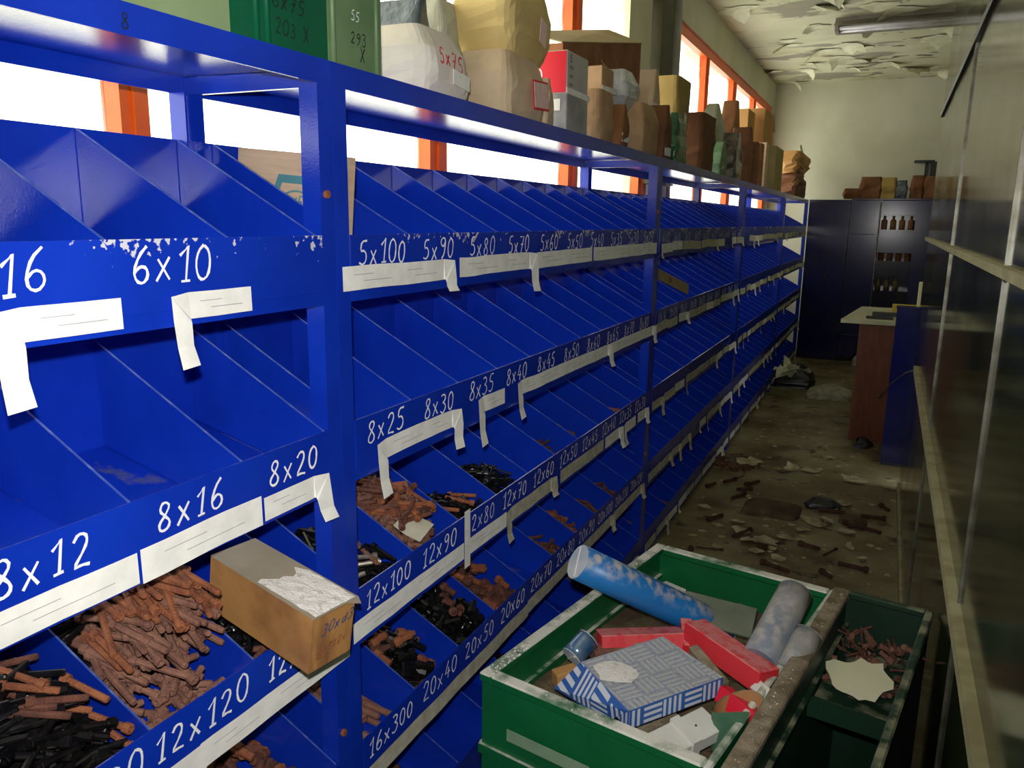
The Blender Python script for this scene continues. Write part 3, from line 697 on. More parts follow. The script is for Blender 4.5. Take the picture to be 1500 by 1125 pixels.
# the rest, too far or too dark to be told apart
for u, row, k, mix in [(1, 2, 5, 'mid_dark'), (1, 2, 6, 'mid_dark'), (1, 2, 7, 'mid_rust'), (1, 2, 8, 'mid_rust'), (1, 3, 5, 'mid_dark'), (1, 3, 6, 'mid_rust'), (1, 3, 7, 'mid_dark'), (1, 3, 8, 'mid_dark'), (1, 4, 4, 'mid_black'), (1, 4, 7, 'mid_dark'), (1, 4, 8, 'mid_black')] + \
                      [(2, r_, k, rg.choice(('mid_dark', 'mid_black', 'mid_rust'))) for r_ in (2, 3, 4) for k in (0, 2, 3, 5, 6, 8)] + [(3, r_, k, 'mid_dark') for r_ in (2, 3, 4) for k in (1, 4, 6)]:
    Pile(u, row, k, u*100+row*10+k).fill([(mix, 60 if u == 1 else 36, (.35, .97), (.05, .95), 40, 80)], stuff=True)
for m, S_ in STUFF.items():
    o = S_.build('screw_heap', m); o['kind'] = 'stuff'
    o['label'] = {'rust': 'rusty brown screws heaped deep in the rack bins', 'rust_dark': 'dark rusty screws heaped deep in the rack bins', 'rust_mauve': 'dull reddish screws heaped under the 12x120 bin screws', 'black_oxide': 'black screws heaped deep in the rack bins'}.get(m, 'screws heaped deep in the rack bins'); o['category'] = 'screws'

# ------------------------------------------------------------------ things in the bins
# dusty carton resting on the third-row lip of the nearest rack
def carton_on_lip():
    top_f, top_l = px(497, 868, X=.10), None
    e = thing('cardboard_carton', 'dusty tan carton with blue handwriting, jutting out over the 12x120 bin lip', 'box')
    mb = MB()
    W_, L_, H_ = .104, .29, .116
    MB().box(-L_/2, L_/2, -W_/2, W_/2, 0, H_).build('body', 'box_side', e)
    lid = MB(); lid.slab([(-L_/2, -W_/2-.001, H_+.002), (L_/2+.004, -W_/2-.002, H_+.002), (L_/2+.006, W_/2+.003, H_+.003), (-L_/2, W_/2+.001, H_+.002)], .002)
    lid.add([(L_/2+.005, W_/2-.03, H_+.002), (L_/2+.006, W_/2+.003, H_+.002), (L_/2+.010, W_/2+.008, H_-.012)], [(0, 1, 2)])
    l_ = lid.build('lid', 'box_top', e)
    d = MB(); g = 9; vs = []
    for i in range(g):
        for j in range(g):
            u, v = i/(g-1), j/(g-1); x0 = L_*.02+.035*nz((v*4, 1, 2))+.03*(v-.5)
            vs.append((x0+(L_/2+.003-x0)*u, (-W_/2+.003)+(W_-.006)*v, H_+.003+.003*max(0, .4+nz((u*6, v*6, 3)))*min(1, 3*u)))
    d.add(vs, [(i*g+j, (i+1)*g+j, (i+1)*g+j+1, i*g+j+1) for i in range(g-1) for j in range(g-1)]); d.build('plaster_dust', 'white_dust', l_)
    t = MB(); strokes(t, '30xd3', (L_/2+.0008, -.03, .068), (0, 1, .12), (0, 0, 1), .021, .0028, slant=.3); t.build('handwriting', 'ink_blue', e)
    s = MB(); strokes(s, '8x3X2x', (L_/2+.0008, -.036, .022), (0, 1, .2), (0, 0, 1), .016, .0035, slant=.2); s.build('stamp', 'rust', e)
    return e
cb = carton_on_lip()
# top front corners seen at (450, 893) near and (515, 860) far; back top at (375, 788)
pa, pb = px(450, 893, X=.115), px(515, 860, X=.115)
cb.rotation_euler = (0, R(9), R(-9)); cb.location = (-.012, (pa.y+pb.y)/2-.004, .957)
# box standing in the first bin of the second rack's top row, seen past the post
zt = px(450, 210, Y=1.385).z
e = thing('cardboard_box', 'pale cardboard box with a blue-green oval print, in the top bin beside the first post', 'box', (-.175, 1.384, 1.648), (0, R(5), R(0)))
hb = zt-1.665
bmobj(bevbox(.29, .03, hb, .002), 'body', 'cardboard', e)
def prnt(name, pts_faces):
    m_ = MB(); [m_.add(v, f) for v, f in pts_faces]; return m_
m_ = MB(); yf = -.0158; cx, cz = .02, .13
for k in range(20):
    a0, a1 = 2*math.pi*k/20, 2*math.pi*(k+1)/20
    m_.add([(cx+q*math.cos(t_), yf, cz+q*.6*math.sin(t_)) for q, t_ in ((.042, a0), (.042, a1), (.036, a1), (.036, a0))], [(0, 1, 2, 3)])
strokes(m_, 'SKF', (cx-.03, yf, cz-.011), (1, 0, 0), (0, 0, 1), .023, .0045, gap=.12, jit=0)
m_.build('oval_print', 'print_teal', e)
m_ = MB(); m_.add([(cx-.072, yf, cz+.0), (cx-.05, yf, cz+.055), (cx+.05, yf, cz+.055), (cx+.05, yf, cz+.038), (cx-.04, yf, cz+.038), (cx-.056, yf, cz-.002)], [(0, 1, 4, 5), (1, 2, 3, 4)]); m_.build('bracket_print', 'print_teal', e)
# note card among the 12x90 screws
c = px(606, 770, X=-.05)
e = MB(); nv = []
for i in range(5):
    for j in range(4): nv.append((-.04+.02*i, -.05+.033*j, .004*nz((i, j, 1), .8)+.004*abs(i-2)/2))
e.add(nv, [(i*4+j, (i+1)*4+j, (i+1)*4+j+1, i*4+j+1) for i in range(4) for j in range(3)])
o = e.build('note_card', 'note_paper', None, (c.x, c.y, c.z), False, (R(8), R(28), R(12))); tag(o, 'cream note card lying on the screws of the 12x90 bin', 'card')
# cardboard strip in the third rack, second row, and scraps near it
a, b = px(952, 395, X=-.16), px(1008, 424, X=-.03)
e = thing('cardboard_strip', 'tan cardboard strip with a small printed mark, lying in the third rack', 'cardboard', (0, 0, 0))
m_ = MB(); dv_ = (b-a); m_.obox((a+b)/2, dv_*.5, Vector((0, 0, 1)).cross(dv_).normalized()*.002, Vector((.0, .0, .03))); m_.build('sheet', 'olive_card', e)
m_ = MB(); m_.obox((a+b)/2+Vector((.004, -.002, 0)), dv_.normalized()*.012, Vector((0, 0, 1)).cross(dv_).normalized()*.0022, Vector((0, 0, .012))); m_.build('printed_mark', 'kraft_dark', e)

# ------------------------------------------------------------------ goods on top of the racks
ZT = ZTOP+.0005
def bag(w, d, h, seed, prof=None, crumple=.012, n=20, lv=9, bulge=.06, flat_top=False, fq=14):
    "paper bag: rounded-rectangle rings with creases; prof gives (sx, sy, dx, dy) over the height"
    mb = MB(); rings = []
    prof = prof or [(1, 1, 0, 0), (1, 1, 0, 0), (1, .8, 0, 0), (.95, .25, 0, 0)]
    for l in range(lv+1):
        t = l/lv; q = t*(len(prof)-1); i = min(int(q), len(prof)-2); f = q-i
        sx, sy, dx, dy = [prof[i][k]*(1-f)+prof[i+1][k]*f for k in range(4)]
        b = 1+bulge*math.sin(math.pi*t); ring = []
        for k in range(n):
            a = 2*math.pi*(k+.5)/n; ca, sa = math.cos(a), math.sin(a)
            e_ = .28; x = math.copysign(abs(ca)**e_, ca)*w/2*sx*b; y = math.copysign(abs(sa)**e_, sa)*d/2*sy*b
            p = Vector((x+dx*w, y+dy*d, t*h))
            c = crumple*(.3+.7*math.sin(math.pi*min(1, .15+t)))
            off = Vector((nz(p, fq, seed), nz(p, fq, seed+4), nz(p, fq, seed+9)*.5))*c + Vector((nz(p, fq*3, seed), nz(p, fq*3, seed+5), 0))*c*.4
            if l == 0: off.z = 0
            ring.append(p+off)
        rings.append(ring)
    return mb.loft(rings)
def top_span(x0, x1, ytop, ymid, xf, d=0):
    "extent along the rack and height of a thing d deep whose front stands at depth xf"
    a, b, t = px(x0, ymid, X=xf), px(x1, ymid, X=xf), px((x0+x1)/2, ytop, X=xf)
    if d:
        full = b.y-a.y; a.y = min(px(x0, ymid, X=xf-d*.75).y, b.y-full*.55)
    return (a.y+b.y)/2, abs(b.y-a.y), t.z
def card(parent, name, m, c, u, v, w, h, t=.0008):
    "flat paper label on a face, c = centre, u and v = its directions"
    u, v = Vector(u).normalized(), Vector(v).normalized(); n = u.cross(v)
    return MB().obox(Vector(c)+n*t, u*w/2, v*h/2, n*t).build(name, m, parent)
DF = .26      # usual depth of goods
def metal_box(label, x0, x1, ymid, m, h, xf=-.03, d=.3, texts=(), ribs=True):
    yc, wy, _ = top_span(x0, x1, 0, ymid, xf)
    e = thing('metal_box', label, 'box', (xf-d/2, yc, ZT), group='green metal boxes on the racks')
    wy -= .004
    MB().box(-d/2, d/2, -wy/2, wy/2, 0, h).build('body', m, e)
    MB().box(-d/2-.003, d/2+.003, -wy/2-.0015, wy/2+.0015, h, h+.02).build('lid', m, e)
    if ribs:
        for s in ribs: MB().tube([(d/2, s*wy, .003), (d/2, s*wy, h-.005)], .006, 8).build('seam', m, e, None, True)
    for txt, yy, zz, hh, mm in texts:
        q = MB(); strokes(q, txt, (d/2+.0012, yy*wy, zz), (0, 1, 0), (0, 0, 1), hh, hh*.1, jit=.06); q.build('handwriting', mm, e)
    return e
metal_box('pale green metal box, leftmost of the three on the nearest rack', -260, 338, 30, 'green_box_light', .30, texts=[('X', .42, .085, .04, 'ink_black')], ribs=())
metal_box('dark green metal box marked 6x75 between two paler green boxes', 340, 480, 40, 'green_box_dark', .30, texts=[('6x75', -.12, .072, .03, 'ink_black'), ('203', -.1, .028, .026, 'ink_black'), ('X', .2, .026, .03, 'ink_black')], ribs=(-.28, -.17))
metal_box('grey-green metal box marked 293, right of the dark green one', 481, 559, 60, 'green_box_grey', .28, xf=-.035, texts=[('55', -.1, .1, .02, 'letter_white'), ('293', -.12, .055, .024, 'ink_black'), ('X', .05, .025, .03, 'ink_black')], ribs=(-.43, .40))
def bag_thing(name, label, cat, x0, x1, ytop, ymid, m, seed, xf=-.04, d=.2, prof=None, crumple=.012, zbase=None, group='paper goods on the racks', rz=0, **kw):
    yc, wy, zt_ = top_span(x0, x1, ytop, ymid, xf, d); zb = ZT if zbase is None else zbase
    e = thing(name, label, cat, (xf-d/2, yc, zb), (0, 0, R(rz)), group)
    bag(d, wy*.97, zt_-zb, seed, prof, crumple, **kw).build('body', m, e)
    e['h'] = zt_-zb; e['w'] = wy
    return e
b = bag_thing('paper_bag', 'off-white paper bag with red 5x75 handwriting', 'bag', 561, 687, 26, 95, 'bag_white', 3, prof=[(1, 1, 0, 0), (1, 1.02, 0, 0), (.98, 1, 0, 0), (.75, .85, -.08, .05)], crumple=.012)
from mathutils.bvhtree import BVHTree
bd = b.children[0].data; tree = BVHTree.FromPolygons([v.co for v in bd.vertices], [tuple(p.vertices) for p in bd.polygons])
q = MB(); strokes(q, '5x75', (.12, b['w']*.5-.168, .08), (0, 1, -.10), (0, 0, 1), .04, .005)
for i, v in enumerate(q.v):      # the ink lies on the creased paper
    h_ = tree.ray_cast(Vector((.3, v[1], v[2])), Vector((-1, 0, 0)))[0]
    if h_ is not None: q.v[i] = (h_.x+.0012+(v[0]-.12), v[1], v[2])
q.build('handwriting', 'ink_red', b)
card(b, 'label', 'tag_paper', (.116, b['w']*.5-.07, .05), (0, 1, -.1), (0, 0, 1), .085, .035)
bag_thing('plastic_sack', 'dark bluish plastic sack behind the off-white bag', 'bag', 566, 640, -10, 40, 'plastic_dark', 5, xf=-.2, d=.14, crumple=.02)
bag_thing('paper_bag', 'grey crumpled bag rising behind the off-white bag', 'bag', 628, 676, -6, 30, 'bag_grey', 6, xf=-.2, d=.14, crumple=.02, prof=[(1, 1, 0, 0), (1, 1, 0, 0), (1, 1.1, 0, 0), (.7, 1.0, 0, .1)])
b = bag_thing('paper_parcel', 'crumpled kraft paper parcel with a red-edged label, lower of two stacked', 'parcel', 686, 801, 66, 120, 'kraft_pale', 8, prof=[(1, .98, 0, 0), (1.02, 1, 0, 0), (1, 1, 0, 0), (.8, .85, 0, 0)], crumple=.012)
zl = ZT+b['h']; hh = b['h']
card(b, 'label_border', 'ink_red', (.122, b['w']*.16, hh*.42), (.0, 1, .06), (-.03, -.12, 1), .118, .085)
card(b, 'label', 'pink_label', (.124, b['w']*.16, hh*.42), (.0, 1, .06), (-.03, -.12, 1), .104, .073)
b = bag_thing('paper_parcel', 'yellowish kraft paper parcel stacked on the one with the red-edged label', 'parcel', 680, 812, -40, 20, 'kraft_yellow', 9, xf=-.045, prof=[(.8, .8, 0, 0), (1, 1, 0, 0), (1, 1, 0, 0), (.9, .9, 0, 0)], crumple=.016, zbase=zl-.012)
card(b, 'label', 'pink_label', (.108, b['w']*.18, b['h']*.45), (.0, 1, -.3), (0, .2, 1), .05, .07)
b = bag_thing('paper_parcel', 'small kraft paper packet wedged right of the stacked parcels', 'parcel', 786, 812, 112, 150, 'kraft_pale', 10, xf=-.04, d=.16, crumple=.016)
card(b, 'label', 'tag_paper', (.082, 0, .09), (0, 1, 0), (0, 0, 1), .012, .025)

def carton(name, label, x0, x1, ytop, ymid, m, xf, d, zbase=None, flaps=False, rz=0, group='cartons on the racks'):
    yc, wy, zt_ = top_span(x0, x1, ytop, ymid, xf, d); zb = ZT if zbase is None else zbase; h = zt_-zb
    e = thing(name, label, 'box', (xf-d/2, yc, zb), (0, 0, R(rz)), group); wy *= .97
    bmobj(bevbox(d, wy, h, .003), 'body', m, e)
    if flaps:
        for s in (-1, 1): MB().slab([(s*d/2, -wy/2, h), (s*d/2, wy/2, h), (s*(d/2+.06), wy/2+.01, h+.035), (s*(d/2+.06), -wy/2-.01, h+.03)][::s], .003).build('flap', m, e)
    e['h'] = h; e['w'] = wy; e['d'] = d
    return e
g_ = carton('wrapped_box', 'grey plastic-wrapped box with a white label, under the red box', 801, 861, 136, 165, 'grey_wrap', -.045, .16)
card(g_, 'label', 'tag_paper', (.0, -g_['w']/2-.0005, g_['h']*.72), (1, 0, 0), (0, 0, 1), .11, .038)
r_ = carton('printed_box', 'red and grey printed box on top of the wrapped grey box', 801, 862, 72, 110, 'grey_print', -.05, .13, ZT+g_['h']+.0005)
card(r_, 'red_print', 'red_print', (0, -r_['w']/2-.0005, r_['h']*.5), (1, 0, 0), (0, 0, 1), .124, r_['h']*.95)
q = MB(); strokes(q, '5', (.0672, -r_['w']*.4, r_['h']*.74), (0, 1, 0), (0, 0, 1), .026, .004)
for k in range(3): strokes(q, 'xxx', (.0672, -r_['w']*.42, r_['h']*(.58-.2*k)), (0, 1, 0), (0, 0, 1), .016, .003)
q.build('print_marks', 'ink_black', r_)
q = MB()
for k in range(14):
    a0, a1 = R(-80+11*k), R(-80+11*(k+1))
    q.add([(-.055+.03*c_*math.cos(t_), -r_['w']/2-.0032, r_['h']*.45+.03*c_*math.sin(t_)) for c_, t_ in ((1, a0), (1, a1), (.85, a1), (.85, a0))], [(0, 1, 2, 3)])
q.build('arc_print', 'letter_white', r_)
card(r_, 'tape', 'tag_paper', (.068, 0, r_['h']*.06), (0, 1, 0), (0, 0, 1), r_['w']*1.1, .02)
y0_, y1_ = px(824, 90, X=-.2).y, px(938, 90, X=-.2).y; ym = (y0_+y1_)/2
z0_, z1_ = px(824, 62, X=-.2).z-ZT, px(938, 62, X=-.2).z-ZT
c_ = thing('open_carton', 'large brown carton with a raised pale flap, behind the red box', 'box', (-.28, ym, ZT), group='cartons on the racks'); hy = (y1_-y0_)/2
MB().hexa([(-.08, -hy, 0), (.08, -hy, 0), (.08, hy, 0), (-.08, hy, 0)], [(-.08, -hy, z0_), (.08, -hy, z0_), (.08, hy, z1_), (-.08, hy, z1_)]).build('body', 'kraft_dark', c_)
MB().slab([(.082, -hy*1.02, z0_+.002), (.082, hy*1.02, z1_+.002), (-.09, hy*1.0, z1_+.075), (-.09, -hy*1.0, z0_+.055)], .005).build('flap', 'olive_card', c_)
b = bag_thing('kraft_bag', 'kraft bag with a dark fold, below the taped small carton', 'bag', 856, 900, 128, 170, 'kraft', 12, xf=-.04, d=.15, prof=[(1, 1, 0, 0), (1, 1, 0, 0), (1, .95, 0, 0)], crumple=.01)
c2 = carton('small_carton', 'small brown carton with a white tape strip, on a kraft bag', 866, 899, 95, 118, 'kraft', -.055, .11, ZT+b['h']+.0005)
card(c2, 'tape_strip', 'tag_paper', (.056, .02, .012), (0, 1, .05), (0, 0, 1), c2['w']*1.3, .022)
MB().slab([(.05, -.01, c2['h']), (.05, .04, c2['h']), (.02, .015, c2['h']+.035)], .002).build('torn_flap', 'kraft_brown', c2)
b = bag_thing('kraft_packet', 'kraft packet with a white label under the clear plastic bag', 'parcel', 899, 922, 150, 190, 'kraft_dark', 13, xf=-.04, d=.13, crumple=.008)
card(b, 'label', 'tag_paper', (.066, 0, .045), (0, 1, 0), (0, 0, 1), b['w']*.8, .035)
bag_thing('plastic_bag', 'crumpled clear plastic bag on the kraft packet', 'bag', 898, 937, 98, 125, 'plastic_clear', 14, xf=-.06, d=.12, zbase=ZT+b['h']-.01, prof=[(.5, .5, 0, 0), (1, 1, 0, 0), (1, 1.05, 0, 0), (.7, .7, 0, 0)], crumple=.014)
bag_thing('kraft_bag', 'big upright kraft bag with a side pleat', 'bag', 918, 966, 146, 190, 'kraft', 15, xf=-.015, d=.18, prof=[(1, .9, 0, 0), (1.02, 1.05, 0, 0), (1, 1, 0, 0), (.8, .9, 0, .05)], crumple=.008)
b = bag_thing('paper_bag', 'brown packet with a white band behind the pleated kraft bag', 'bag', 943, 970, 97, 130, 'kraft_pale', 16, xf=-.12, d=.12, crumple=.008)
card(b, 'band', 'tag_paper', (.062, 0, b['h']*.6), (0, 1, 0), (0, 0, 1), b['w']*.9, .03)
b = bag_thing('kraft_bag', 'narrow brown bag right of the pleated kraft bag', 'bag', 962, 985, 150, 195, 'kraft_brown', 17, xf=-.03, d=.15, crumple=.01)
card(b, 'label', 'tag_paper', (.077, .0, .04), (0, 1, 0), (0, 0, 1), b['w']*.7, .04)
b = bag_thing('paper_bag', 'olive-yellow upright paper bag with flared top', 'bag', 974, 1012, 108, 150, 'kraft_olive', 18, xf=-.09, d=.14, prof=[(1, .75, 0, 0), (1, .8, 0, 0), (1, 1.1, 0, .05)], crumple=.008)
card(b, 'label', 'tag_paper', (.073, .03, b['h']*.55), (0, 1, -.3), (0, .2, 1), .05, .06)
bag_thing('plastic_bag', 'glossy dark green plastic bag below the olive paper bag', 'bag', 980, 1010, 160, 195, 'plastic_green', 19, xf=-.02, d=.1, prof=[(1, .9, 0, -.1), (1, 1, 0, 0), (.8, .8, 0, .05), (.4, .3, 0, 0)], crumple=.02)
bag_thing('kraft_bag', 'tall rust-brown paper bag right of the green plastic bag', 'bag', 1012, 1049, 163, 205, 'kraft_rust', 20, xf=-.015, d=.15, prof=[(1, .9, 0, 0), (1, .9, 0, 0), (1, 1.1, 0, 0)], crumple=.012)
bag_thing('paper_sack', 'pale grey paper sack with a pointed top', 'bag', 1022, 1066, 140, 190, 'bag_grey', 21, xf=-.13, d=.14, prof=[(1, 1, 0, 0), (1, 1, 0, 0), (1, .8, 0, .05), (.5, .15, 0, .15)], crumple=.012)
b = bag_thing('plastic_bag', 'pale green bag with a white scrap, at the foot of the grey sack', 'bag', 1047, 1066, 205, 230, 'pale_green_bag', 22, xf=-.02, d=.1, crumple=.015)
card(b, 'scrap', 'tag_paper', (.053, -.04, .035), (0, 1, .4), (0, -.4, 1), .07, .05)
bag_thing('kraft_bag', 'brown rounded bag standing behind, before the last window', 'bag', 1066, 1086, 142, 180, 'kraft_dark', 23, xf=-.2, d=.12, crumple=.01)
bag_thing('plastic_bag', 'dark see-through bag of parts beside the pale green bag', 'bag', 1066, 1088, 190, 230, 'bag_parts', 24, xf=-.02, d=.14, crumple=.02)
bag_thing('kraft_packet', 'dark brown packet between the parts bag and the thin slabs', 'parcel', 1088, 1104, 182, 220, 'kraft_brown', 25, xf=-.05, d=.14, crumple=.01)
c_ = carton('cardboard_box', 'tall tan cardboard box near the far end of the racks', 1106, 1133, 156, 190, 'cardboard_tan', -.16, .2)
MB().slab([(.1, c_['w']/2, c_['h']), (.1, c_['w']/2+.1, c_['h']-.14), (-.1, c_['w']/2+.1, c_['h']-.12), (-.1, c_['w']/2, c_['h'])], .004).build('flap', 'kraft_brown', c_)
carton('cardboard_box', 'low tan carton left of the tall tan box', 1087, 1106, 158, 175, 'cardboard_tan', -.24, .12)
for i, (x0, x1, yt, m) in enumerate(((1104, 1111, 206, 'kraft_brown'), (1111, 1118, 208, 'kraft_dark'), (1118, 1125, 207, 'cardboard'), (1125, 1147, 212, 'olive_card'))):
    carton('flat_carton', ['thin dark brown slab carton, leftmost of the upright slabs', 'thin brown slab carton second of the upright slabs', 'thin pale slab carton third of the upright slabs', 'wide olive carton right of the upright slabs'][i], x0, x1, yt, 240, m, -.03, .2, group='upright slab cartons')
b = bag_thing('torn_carton', 'dark heap of torn cartons at the rack end under a crumpled box', 'box', 1148, 1182, 246, 265, 'kraft_brown', 31, xf=-.04, d=.22, crumple=.05)
b2 = bag_thing('crumpled_box', 'torn yellowish crumpled box on the heap at the rack end', 'box', 1150, 1186, 218, 235, 'cardboard_tan', 32, xf=-.05, d=.2, zbase=ZT+b['h']-.03, prof=[(.8, .7, 0, 0), (1, 1, 0, 0), (1.1, 1.1, 0, .1)], crumple=.05)
for a_, h_ in ((-.5, .12), (.2, .06)): MB().slab([(.08, a_*.3, b2['h']-.02), (.1, a_*.3+.16, b2['h']-.03), (.06, a_*.3+.1, b2['h']+h_), (.05, a_*.3+.02, b2['h']+h_*.7)], .004).build('torn_flap', 'cream_board', b2)

# ------------------------------------------------------------------ green crates in the aisle
def crumbs(n, path, spread, size, seed, lift=.0):
    "loose plaster lumps strewn along a path"
    g = random.Random(seed); mb = MB()
    for i in range(n):
        f = g.random(); k = f*(len(path)-1); a = int(min(k, len(path)-2)); p = Vector(path[a]).lerp(Vector(path[a+1]), k-a)
        p = p+Vector((g.uniform(-spread, spread), g.uniform(-spread, spread), lift)); r_ = size*g.uniform(.3, 1)
        vs = [p+Vector((r_*g.uniform(.6, 1)*math.cos(t), r_*g.uniform(.6, 1)*math.sin(t), 0)) for t in (0, 1.3, 2.6, 3.9, 5.2)]
        mb.add(vs+[p+Vector((0, 0, r_*g.uniform(.3, .7)))], [(0, 1, 5), (1, 2, 5), (2, 3, 5), (3, 4, 5), (4, 0, 5)])
    return mb
def crate(label, loc, rz, w, L, h, m, wall=.018, rim_m=('dusty_rim',)*4, rimw=.028, rim_h=.02, lap=.006, rw2=None):
    e = thing('metal_crate', label, 'crate', loc, (0, 0, R(rz)), 'green metal crates in the aisle')
    x, y = w/2, L/2
    for nm, b_ in (('side', (-x, -x+wall, -y, y)), ('side', (x-wall, x, -y, y)), ('end', (-x+wall, x-wall, -y, -y+wall)), ('end', (-x+wall, x-wall, y-wall, y))):
        MB().box(*b_, 0, h-rim_h).build(nm, m, e)
    MB().box(-x+wall, x-wall, -y+wall, y-wall, .02, .04).build('bottom', m, e)
    for i, b_ in enumerate(((-x-lap, -x+rimw, -y-.006, y+.006), (x-(rw2 or rimw), x+.006, -y-.006, y+.006), (-x+rimw, x-(rw2 or rimw), -y-.006, -y+rimw), (-x+rimw, x-(rw2 or rimw), y-rimw, y+.006))):
        c_ = ((b_[0]+b_[1])/2, (b_[2]+b_[3])/2)
        bmobj(bevbox(b_[1]-b_[0], b_[3]-b_[2], rim_h+.004, .004), 'rim', rim_m[i], e, (c_[0], c_[1], h-rim_h))
    for zz in (.72, .3):      # pressed swages along the outside
        MB().box(-x-.005, x+.005, -y-.008, -y, h*zz-.012, h*zz+.012).build('swage', m, e)
        MB().box(-x-.008, -x, -y, y, h*zz-.012, h*zz+.012).build('swage', m, e)
    MB().box(-x+wall, -x+wall+.012, -y+wall, y-wall, h-.10, h-.09).build('ledge', m, e)
    return e
CZ = .70
c1 = crate('green metal crate full of dusty boxes and rolls, nearest in the aisle', (.591, 1.933, 0), -10.5, .56, .95, CZ, 'green_crate', rim_m=('green_crate', 'green_crate', 'green_crate', 'green_crate'), rw2=.012)
card(c1, 'faded_label', 'faded_label', (-.09, -.4835, .575), (1, 0, 0), (0, 0, 1), .22, .03)
o = crumbs(420, [(-.265, -.47, CZ+.003), (-.265, -.3, CZ+.003), (-.265, .1, CZ+.003), (-.265, .44, CZ+.003)], .013, .0055, 1).build('plaster_crumbs', 'white_dust', c1); o['kind'] = 'stuff'
o = crumbs(150, [(-.27, -.465, CZ+.003), (.26, -.465, CZ+.003)], .012, .004, 2).build('plaster_crumbs', 'white_dust', c1); o['kind'] = 'stuff'
# litter that fills the crate below the things on top
lit = MB(); G = 16
lit.add([(-.27+.54*i/(G-1), -.45+.9*j/(G-1), .575+.035*nz((i, j, 3), .5, 2)) for i in range(G) for j in range(G)], [(i*G+j, (i+1)*G+j, (i+1)*G+j+1, i*G+j+1) for i in range(G-1) for j in range(G-1)])
o = lit.build('paper_litter', 'dirty_paper', None, c1.location, False, c1.rotation_euler); o['kind'] = 'stuff'; o['label'] = 'dusty torn paper litter filling the green crate'; o['category'] = 'litter'
def bar_box(name, label, p, q, w, h, m, tilt=0, cat='box', group=None, parts=None):
    "box lying from p to q (centre line of its top), w wide and h thick"
    p, q = Vector(p), Vector(q); d = q-p; L = d.length; d.normalize()
    s_ = Vector((0, 0, 1)).cross(d).normalized(); n_ = d.cross(s_)
    if tilt: s_ = (s_*math.cos(R(tilt))+n_*math.sin(R(tilt))).normalized(); n_ = d.cross(s_)
    e = thing(name, label, cat, (p+q)/2-n_*h, group=group)
    mt_ = Matrix((d, s_, n_)).transposed().to_4x4(); mt_.translation = (p+q)/2-n_*h; e.matrix_world = mt_
    bmobj(bevbox(L, w, h, .002), 'body', m, e); e['L'] = L
    return e
def roll(name, label, p, q, r_, m, capm, group, cat='roll', n=18):
    p, q = Vector(p), Vector(q); e = thing(name, label, cat, p, group=group); d = q-p
    L = d.length; u = d.normalized()
    MB().tube([(0, 0, 0), u*L*.3, u*L*.7, u*L], [r_, r_*1.01, r_*.995, r_], n).build('sleeve', m, e, None, True)
    for t in (-.002, L+.002-.006):
        MB().tube([u*t, u*(t+.006)], r_*.99, n).build('end_cap', capm, e)
    k = u.orthogonal().normalized(); 
    MB().obox(u*(-.003), k*r_*.9, u.cross(k)*.002, u*.0015).build('cap_seam', 'white_dust', e)
    return e
a, b = px(847, 823, Z=.87), px(1062, 924, Z=.62)
roll('plastic_roll', 'dusty bright blue roll with a round grey end, lying across the crate rim', a, b, .047, 'blue_roll', 'roll_cap', 'rolls in the green crate')
a, b = px(1165, 868, Z=.80), px(1112, 968, Z=.70)
roll('grey_roll', 'dusty blue-grey roll standing up at the back of the crate', a, b, .044, 'grey_roll', 'grey_roll', 'rolls in the green crate')
a, b = px(1183, 930, Z=.74), px(1150, 985, Z=.68)
roll('grey_roll', 'smaller dusty blue-grey roll beside the crate rim', a, b, .036, 'grey_roll', 'grey_roll', 'rolls in the green crate')
a, b = px(1000, 885, Z=.70), px(1105, 912, Z=.69)
e = bar_box('flat_sheet', 'olive grey sheet behind the red boxes in the crate', a, b, .09, .012, 'olive_sheet', tilt=35, cat='sheet')
a, b = px(970, 853, Z=.625), px(1000, 866, Z=.625)
bar_box('small_carton', 'small white carton peeking out behind the blue roll', a, b, .04, .05, 'white_plastic')
